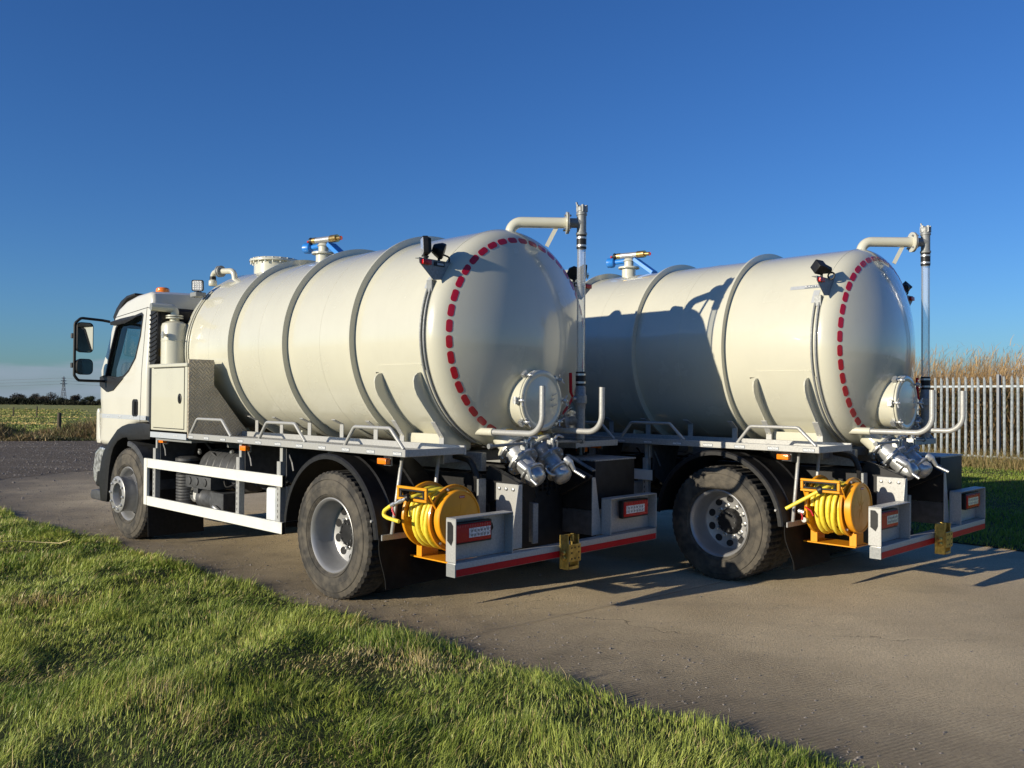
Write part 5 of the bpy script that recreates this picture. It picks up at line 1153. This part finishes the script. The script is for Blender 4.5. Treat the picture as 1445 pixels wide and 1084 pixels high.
# right hand lawn
F2 = Vector((-0.7,0.714)); e0 = Vector((5.30,9.76)); N2 = Vector((0.714,0.7))
rl = [tuple(e0-F2*9)]
rg = random.Random(4)
for k in range(40): p = e0+F2*(-9+0.6*k)+N2*rg.uniform(-0.05,0.05); rl.append((p.x,p.y))
rl += [(4,42),(70,42),(70,-2),tuple(e0-F2*16+N2*2)]
rlp = poly_sheet('far_lawn', rl, 0.012, lw.m)
P = scatter(330000,3.5,17,5.5,27,rl); keep = RNG.uniform(0,1,len(P)) < np.clip(12/np.hypot(P[:,0],P[:,1]),0.3,1)*0.8; P = P[keep]; n = len(P)
x, y = P[:,0], P[:,1]
g = lerp((0.13,0.21,0.025),(0.28,0.34,0.055),np.clip(0.5+0.28*snoise(x,y,51,1.5)+RNG.normal(0,0.22,n),0,1)); dr = RNG.uniform(0,1,n) < 0.08; g[dr] = (0.30,0.25,0.09)
az = RNG.uniform(0,2*pi,n); mg = RNG.uniform(0.1,0.6,n)
blades('far_lawn_grass', np.stack([x,y,np.full(n,0.008)],1), (0.045+0.015*snoise(x,y,52,2))*RNG.uniform(0.6,1.4,n), RNG.uniform(0.008,0.014,n), np.stack([np.cos(az)*mg,np.sin(az)*mg],1), g, m_blade)

# ------------------------------------------------------------ palisade fence and the reeds behind
FA = Vector((10.97,22.5)); FD = Vector((0.563,-0.825)).normalized(); FN = Vector((0.825,0.563)).normalized(); PT = 0.1585
fence = bpy.data.objects.new('palisade_fence', None); COL.objects.link(fence); fence['label'] = 'grey galvanised steel palisade fence with pointed pales in front of tall dry reeds'; fence['category'] = 'fence'
fence.location = (FA.x,FA.y,0); fence.rotation_euler = (0,0,atan2(FD.y,FD.x))
m_pale = mat('weathered_galvanised', (0.45,0.49,0.51), 0.5, metal=0.3, var=0.3, vscale=9, rvar=0.1)
H_ = 2.25
# W section pale: local x along the fence, y away from viewer is +; thin folded sheet with a triple point
sec = [(-0.033,0.012),(-0.020,-0.012),(-0.010,-0.001),(0,-0.014),(0.010,-0.001),(0.020,-0.012),(0.033,0.012)]
tops = [H_-0.11,H_-0.02,H_-0.05,H_,H_-0.05,H_-0.02,H_-0.11]
b = B(); vs = []; 
for t in (0,0.003):
    for (x,y_),tp in zip(sec,tops): vs += [(x,y_+t,0.03),(x,y_+t,tp)]
n = len(sec); f = []
for i in range(n-1): f += [(2*i,2*i+2,2*i+3,2*i+1),(2*n+2*i,2*n+2*i+1,2*n+2*i+3,2*n+2*i+2),(2*i+1,2*i+3,2*n+2*i+3,2*n+2*i+1)]
f += [(0,1,2*n+1,2*n),(2*n-2,2*n-1,4*n-1,4*n-2)]
b.add(vs,f); pale_me = b.mesh('pale',25); pale_me.materials.append(m_pale)
rg = random.Random(9)
for k in range(-45,30):
    if (k-10) % 17 == 0: continue
    o = link('pale', pale_me, None, fence); o.location = (k*PT+rg.uniform(-.004,.004), -0.03, rg.uniform(-0.012,0.012)); o.rotation_euler = (0,rg.uniform(-0.006,0.006),rg.uniform(-0.08,0.08))
for z in (1.99,0.26): part('rail', B().box((-45*PT,-0.012,z-0.025),(29*PT,-0.006,z+0.025)).box((-45*PT,-0.006,z-0.025),(29*PT,0.04,z-0.018)), m_pale, fence)
for k in range(-45,30):
    if (k-10) % 17 == 0:
        b = B(); x = k*PT; b.box((x-0.03,-0.03,0),(x+0.03,-0.024,2.28)); b.box((x-0.004,-0.024,0),(x+0.004,0.06,2.28)); b.box((x-0.03,0.06,0),(x+0.03,0.066,2.28)); part('post', b, m_pylon, fence)
def along(t, d): return np.stack([FA.x+FD.x*t+FN.x*d, FA.y+FD.y*t+FN.y*d],1)
# long grass at the foot
n = 26000; t = RNG.uniform(-8,5,n); d = RNG.normal(-0.05,0.35,n); P = along(t,d); az = RNG.uniform(0,2*pi,n); mg = RNG.uniform(0.2,0.9,n)
hh = (0.46+0.14*snoise(t,d,61,2.5))*RNG.uniform(0.4,1.5,n)*np.exp(-np.abs(d)/0.9)
tint = lerp((0.30,0.22,0.10),(0.13,0.15,0.035),np.clip(RNG.uniform(-0.5,0.9,n),0,1))
blades('long_grass', np.concatenate([P,np.zeros((n,1))],1), hh, RNG.uniform(0.006,0.012,n), np.stack([np.cos(az)*mg,np.sin(az)*mg],1), tint, m_stem)
# reeds: tall stems with bent leaves and feathery heads
n = 21000; t = RNG.uniform(-16,9,n); d = 0.5+6.5*RNG.uniform(0,1,n)**1.2; P = along(t,d)
hh = (2.55+0.22*snoise(t,d,71,1.2)+0.07*d)*RNG.uniform(0.72,1.14,n); az = 0.6+RNG.normal(0,0.9,n); mg = np.abs(RNG.normal(0.16,0.10,n))
lean = np.stack([np.cos(az)*mg,np.sin(az)*mg],1); tint = lerp((0.21,0.125,0.050),(0.40,0.265,0.120),RNG.uniform(0,1,n))
vf = RNG.normal(0.2,0.5,n)
blades('reed_stems', np.concatenate([P,np.zeros((n,1))],1), hh, RNG.uniform(0.008,0.016,n), lean, tint, m_stem, facing=vf)
n2 = 90000; idx = RNG.integers(0,n,n2); f_ = RNG.uniform(0.35,1.0,n2); up_h = hh[idx]*np.sqrt(1-np.minimum(mg[idx],.9)**2)
base = np.concatenate([P[idx]+lean[idx]*(hh[idx]*f_*f_*0.9)[:,None], (up_h*f_)[:,None]],1); az = 0.5+RNG.normal(0,0.8,n2); m2 = RNG.uniform(0.3,0.95,n2)
tint = lerp((0.24,0.145,0.058),(0.48,0.325,0.150),RNG.uniform(0,1,n2))
blades('reed_leaves', base, RNG.uniform(0.12,0.42,n2), RNG.uniform(0.008,0.018,n2), np.stack([np.cos(az)*m2,np.sin(az)*m2],1), tint, m_stem)
n = 42000; t = RNG.uniform(-14,8,n); d = 0.15+2.2*RNG.uniform(0,1,n)**1.5; P = along(t,d); z = RNG.uniform(0,1.75,n); az = RNG.uniform(0,2*pi,n); mg = RNG.uniform(0.5,0.96,n)
tint = lerp((0.10,0.065,0.035),(0.07,0.085,0.022),np.clip(RNG.normal(0.3,0.4,n),0,1)); lt = RNG.uniform(0,1,n) < 0.25; tint[lt] = (0.26,0.18,0.10)
blades('bramble_thicket', np.concatenate([P,z[:,None]],1), RNG.uniform(0.2,0.8,n), RNG.uniform(0.008,0.022,n), np.stack([np.cos(az)*mg,np.sin(az)*mg],1), tint, m_stem)

# ------------------------------------------------------------ rough bank on the left, field, fence posts
n = 110000; x = RNG.uniform(-34,5,n); t = RNG.uniform(0,1,n); yb = 30.1-(x+17.6)*(-0.05); y = yb+3.4*t**1.3+0.35*snoise(x,x*0,81,0.9)
cl = snoise(x,y*1.5,82,1.4)+0.6*snoise(x,y*1.5,84,3.5)
hh = np.clip((0.10+0.16*np.sin(t*pi*0.7))*(1+0.75*cl),0.03,0.62)*RNG.uniform(0.5,1.5,n); az = RNG.uniform(0,2*pi,n); mg = np.clip(RNG.normal(0.55,0.25,n),0.05,0.97)
k = np.clip(0.45+0.55*snoise(x,y*2,83,1.3)+RNG.normal(0,0.2,n),0,1)
tint = lerp((0.040,0.045,0.016),(0.30,0.215,0.105),k); gr = RNG.uniform(0,1,n) < 0.14; tint[gr] = (0.10,0.13,0.03); st = RNG.uniform(0,1,n) < 0.08; tint[st] = (0.46,0.36,0.19)
blades('rough_verge_grass', np.stack([x,y,np.full(n,-0.02)+0.10*t+np.clip(0.06*cl,0,0.2)*RNG.uniform(0,1,n)],1), hh, RNG.uniform(0.012,0.040,n), np.stack([np.cos(az)*mg,np.sin(az)*mg],1), tint, m_stem)
gx = np.linspace(-36,7,60); gy = np.linspace(0,1,10); X, T_ = np.meshgrid(gx, gy); Y = 30.2+0.05*(X+17.6)+3.6*T_; Zb = -0.01+0.12*np.sin(T_*pi*0.9)+0.03*snoise(X,Y,5,1.3)*np.sin(T_*pi)
me = bpy.data.meshes.new('verge_bank'); me.from_pydata(np.stack([X,Y,Zb],-1).reshape(-1,3).tolist(),[],[(j*60+i,j*60+i+1,(j+1)*60+i+1,(j+1)*60+i) for j in range(9) for i in range(59)]); me.shade_smooth()
bk = Mat('bank_soil',0.95); bk.color(bk.mix(bk.mapr(bk.noise(3,5,0.7),0.35,0.65),(0.03,0.028,0.014),(0.08,0.062,0.032))); link('verge_bank', me, bk.m, None, kind='structure')
n = 70000; y = 34+110*RNG.uniform(0,1,n)**1.7; x = -0.60*y+RNG.uniform(-2,0.30,n)*y*0.30+RNG.uniform(-3,3,n)
sv = np.sin((y+0.16*x)*0.30); k = np.clip(0.5+0.4*snoise(x,y,91,0.6)+RNG.normal(0,0.25,n),0,1)
tint = lerp((0.14,0.21,0.034),(0.36,0.33,0.11),k); tint[(sv > 0.8) & (RNG.uniform(0,1,n) < 0.7)] = (0.66,0.50,0.19)
az = RNG.uniform(0,2*pi,n); mg = RNG.uniform(0.4,0.95,n)
blades('field_tufts', np.stack([x,y,zfield(x,y)-0.01],1), RNG.uniform(0.04,0.11,n)*(1+y/140), RNG.uniform(0.03,0.06,n)*(1+y/50), np.stack([np.cos(az)*mg,np.sin(az)*mg],1), tint, m_stem)
n = 7500; x = RNG.uniform(-24,-7,n); y = RNG.uniform(13,30,n); keep = (inside(x,y,yard) | (RNG.uniform(0,1,n) < 0.18)) & ~inside(x,y,lawn_poly) & (x < -7.6); x, y = x[keep], y[keep]; b = B(); rg = random.Random(2)
for px, py in zip(x,y):
    s = rg.uniform(0.010,0.034); a = rg.uniform(0,6.28); vs = [(px+s*cos(a+k*1.57)*rg.uniform(.7,1.2),py+s*sin(a+k*1.57)*rg.uniform(.7,1.2),0.004) for k in range(4)]+[(px+rg.uniform(-.3,.3)*s,py+rg.uniform(-.3,.3)*s,0.004+s*rg.uniform(.5,.9))]
    b.add(vs,[(0,1,4),(1,2,4),(2,3,4),(3,0,4)])
m_stone = mat('pale_stones',(0.26,0.23,0.20),0.9,col2=(0.09,0.08,0.075),vscale=3.0); part('gravel_stones', b, m_stone, None, 0, kind='stuff')
def at(px, py, Y):   # point on the ray through a photo pixel at depth Y, used to set out far things where the photo shows them
    r = fw+rt*((px-722.5)/1226.15)-up*((py-542.0)/1226.15); k = Y/r.y; return Vector((r.x*k, Y, CAMZ+r.z*k))
for i,(px,pt,Yd,lab) in enumerate(((84,582,36.0,'stout dark wooden fence post standing between the verge and the field'),(52,573,70.0,'thin leaning stake in the field, left of the stout dark post'),(19,574,74.0,'thin stake in the field nearest the left edge of the picture'))):
    p = at(px,pt,Yd); zg = float(zfield(np.array(p.x),np.array(p.y))); b = B(); w = 0.085 if i == 0 else 0.05
    b.lathe([(w*0.95,0),(w,0.1),(w*0.9,(p.z-zg)*0.97),(w*0.7,p.z-zg)],(0,0,0),(0.01*(i+1)*(1 if i else 0),0,1),9); o = part('fence_post', b, m_wood, None, 30, label=lab); o.location = (p.x,p.y,zg-0.02); o['category'] = 'fence post'; o['group'] = 'field fence posts'

# ------------------------------------------------------------ far hedgerow trees, pylon and lines
m_twig = blade_mat('winter_foliage', 0.1, 0.9)
def tree(px, top, wpx, Yd, label, seed, dark):
    r = np.random.default_rng(seed); p = at(px, top, Yd); zg = -0.03-0.0093*(Yd-36); Ht = p.z-zg; W = wpx/1226.15*Yd/2
    root = bpy.data.objects.new('hedgerow_tree', None); COL.objects.link(root); root.location = (p.x,Yd,zg); root['label'] = label; root['category'] = 'tree'; root['group'] = 'trees along the far hedgerow'
    b = B(); b.tube([(0,0,-0.3),(0.05*W,0,Ht*0.3),(-0.03*W,0,Ht*0.75)],[0.06*Ht,0.045*Ht,0.012*Ht],7)
    for k in range(7):
        a = r.uniform(0,2*pi); z0 = Ht*r.uniform(0.2,0.5); q = (W*0.75*cos(a),W*0.75*sin(a),z0+Ht*r.uniform(0.2,0.42)); b.tube([(0,0,z0),(q[0]*0.5,q[1]*0.5,z0+(q[2]-z0)*0.65),q],[0.028*Ht,0.018*Ht,0.006*Ht],5)
    part('trunk', b, m_wood, root, 40)
    nl = 2300; cen = [np.array([W*r.uniform(-.6,.6),W*r.uniform(-.6,.6),Ht*r.uniform(0.34,0.78)]) for _ in range(9)]
    ci = r.integers(0,9,nl); v = r.normal(0,1,(nl,3)); v /= np.linalg.norm(v,axis=1)[:,None]; rad = r.uniform(0,1,nl)**0.5; C = np.array(cen)[ci]+v*rad[:,None]*np.array([W*0.46,W*0.46,Ht*0.24])[None,:]
    C[:,2] = np.clip(C[:,2],0.05*Ht,Ht*1.0); az = r.uniform(0,2*pi,nl); mg = r.uniform(0.1,0.95,nl)
    tint = lerp(dark[0],dark[1],np.clip(r.normal(0.45,0.25,nl),0,1))
    o = blades('crown', C, np.full(nl,Ht*0.075)*r.uniform(0.6,1.5,nl), np.full(nl,Ht*0.035)*r.uniform(0.6,1.4,nl), np.stack([np.cos(az)*mg,np.sin(az)*mg],1), tint, m_twig)
    o.parent = root; del o['kind']
ev = ((0.012,0.020,0.010),(0.040,0.048,0.022)); br = ((0.035,0.028,0.022),(0.085,0.068,0.050)); gr = ((0.018,0.026,0.012),(0.055,0.062,0.026))
for i,(px,top,w,Yd,lab,pal) in enumerate(((3,559,14,330,'dark bush in the far hedgerow at the very left edge of the picture',ev),(26,555,22,322,'rounded brown tree in the far hedgerow, furthest left of the tall crowns',br),(49,555.5,17,335,'bare domed tree in the far hedgerow, midway between the two broadest crowns',br),(66,554,30,318,'broadest and tallest brown tree of the far hedgerow, left of the pylon',br),(86,559,22,325,'dark green tree at the foot of the pylon',gr),(107,556,20,332,'low domed brown tree of the far hedgerow, first one right of the pylon',br),(128,558.5,18,330,'dark tree of the far hedgerow beside the mirror side of the lorry cab',gr),(14,562,14,318,'small dark tree of the far hedgerow between the left edge and the first tall crown',gr),(38,562,16,316,'low dark green tree of the far hedgerow left of the bare domed tree',ev),(97,562,12,316,'low dark tree of the far hedgerow just right of the pylon base',ev),(117,563,12,318,'small dark tree of the far hedgerow left of the last tree by the cab',ev),(150,560,26,330,'tree of the far hedgerow hidden behind the lorry cab',gr))):
    tree(px, top, w, Yd, lab, 100+i, pal)
n = 70000; px = RNG.uniform(-300,1100,n); Yd = RNG.uniform(312,322,n); x = (px-722.5)/1226.15*Yd; hm = 1.75+0.7*snoise(x,x*0,95,0.12)+0.3*snoise(x,x*0,97,0.5); z = zfield(x,Yd)+hm*RNG.uniform(0,1,n)**0.8
az = RNG.uniform(0,2*pi,n); mg = RNG.uniform(0,0.9,n); tint = lerp((0.014,0.018,0.010),(0.055,0.052,0.030),np.clip(0.4+0.3*snoise(x,x*0,96,0.1)+RNG.normal(0,0.2,n),0,1))
blades('far_hedge', np.stack([x,Yd,z],1), RNG.uniform(0.3,0.9,n), RNG.uniform(0.15,0.4,n), np.stack([np.cos(az)*mg,np.sin(az)*mg],1), tint, m_twig)
# far rise of land seen past the hedge
YP = 900.0; pp = at(90,531,YP); zg = -0.03-0.0093*(YP-36)
py_ = bpy.data.objects.new('pylon', None); COL.objects.link(py_); py_.location = (pp.x,YP,zg); py_['label'] = 'grey lattice electricity pylon above the far hedgerow'; py_['category'] = 'pylon'
HP = pp.z-zg; b = B(); lv_ = [0,0.22,0.42,0.58,0.70,0.80,0.90,1.0]; wd = [2.5,1.9,1.4,1.05,0.85,0.7,0.45,0.12]
for i in range(len(lv_)-1):
    z0, z1, w0, w1 = lv_[i]*HP, lv_[i+1]*HP, wd[i], wd[i+1]
    cs = [(1,1),(1,-1),(-1,-1),(-1,1)]
    for k in range(4):
        a, c2 = cs[k], cs[(k+1)%4]; b.tube([(a[0]*w0,a[1]*w0,z0),(a[0]*w1,a[1]*w1,z1)],0.24,4); b.tube([(a[0]*w0,a[1]*w0,z0),(c2[0]*w1,c2[1]*w1,z1)],0.14,4); b.tube([(c2[0]*w0,c2[1]*w0,z0),(a[0]*w1,a[1]*w1,z1)],0.14,4)
part('lattice_tower', b, m_pylon, py_, 0)
for f_, L in ((0.72,7.0),(0.83,5.5),(0.93,4.2)):
    b = B(); 
    for s in (1,-1): b.tube([(0,0,HP*f_+0.4),(0.9*s*0.2,s*L,HP*f_)],0.2,4); b.tube([(0,0,HP*f_-0.8),(0.9*s*0.2,s*L,HP*f_)],0.2,4)
    part('cross_arm', b, m_pylon, py_, 0)
for (f_,L,s,lab) in ((0.72,7.0,1,'lowest overhead power cable crossing the sky behind the pylon'),(0.83,5.5,1,'middle overhead power cable crossing the sky through the pylon'),(0.93,4.2,-1,'topmost overhead power cable crossing the sky near the pylon head')):
    pts = []
    for k in range(41):
        x = -420+840*k/40; tt = abs(x)/420; pts.append((pp.x+x, YP+s*L+x*0.12, zg+HP*f_-11*(1-(2*tt-1)**2)*0.55))
    o = part('power_cable', B().tube(pts,0.10,4), m_pylon, None, 60, label=lab); o['category'] = 'power line'; o['group'] = 'overhead power cables'
# a long bent straw lying on the lawn
pts = [at(0,772,8.5)]; A_ = [(-5.40,8.60),(-5.05,8.85),(-4.85,8.95),(-4.62,8.92),(-4.45,8.80)]
o = part('straw_stem', B().tube([(x,y,float(lawn_h(np.array(x),np.array(y)))+0.085+0.02*sin(i*2)) for i,(x,y) in enumerate(A_)],0.004,5), mat('straw',(0.55,0.45,0.22),0.7), None, 60, label='single long pale straw lying across the green lawn near the left edge'); o['category'] = 'straw'

n = 2600; t = RNG.uniform(-9.0,3.2,n); off = np.abs(RNG.normal(0,0.9,n))**1.3+0.02; x = t+off*0.7; y = 3.91/0.725-0.688/0.725*t+off*0.72; b = B(); rg = random.Random(8)
keep = ~inside(x,y,lawn_poly); x, y = x[keep], y[keep]
for px, py in zip(x,y):
    q = rg.uniform(0.003,0.010)*(1.6 if rg.random() < 0.08 else 1); a = rg.uniform(0,6.28); vs = [(px+q*cos(a+k*1.57)*rg.uniform(.7,1.3),py+q*sin(a+k*1.57)*rg.uniform(.7,1.3),0.0005) for k in range(4)]+[(px,py,q*rg.uniform(.6,1.0))]
    b.add(vs,[(0,1,4),(1,2,4),(2,3,4),(3,0,4)])
part('road_grit', b, m_stone, None, 0, kind='stuff')
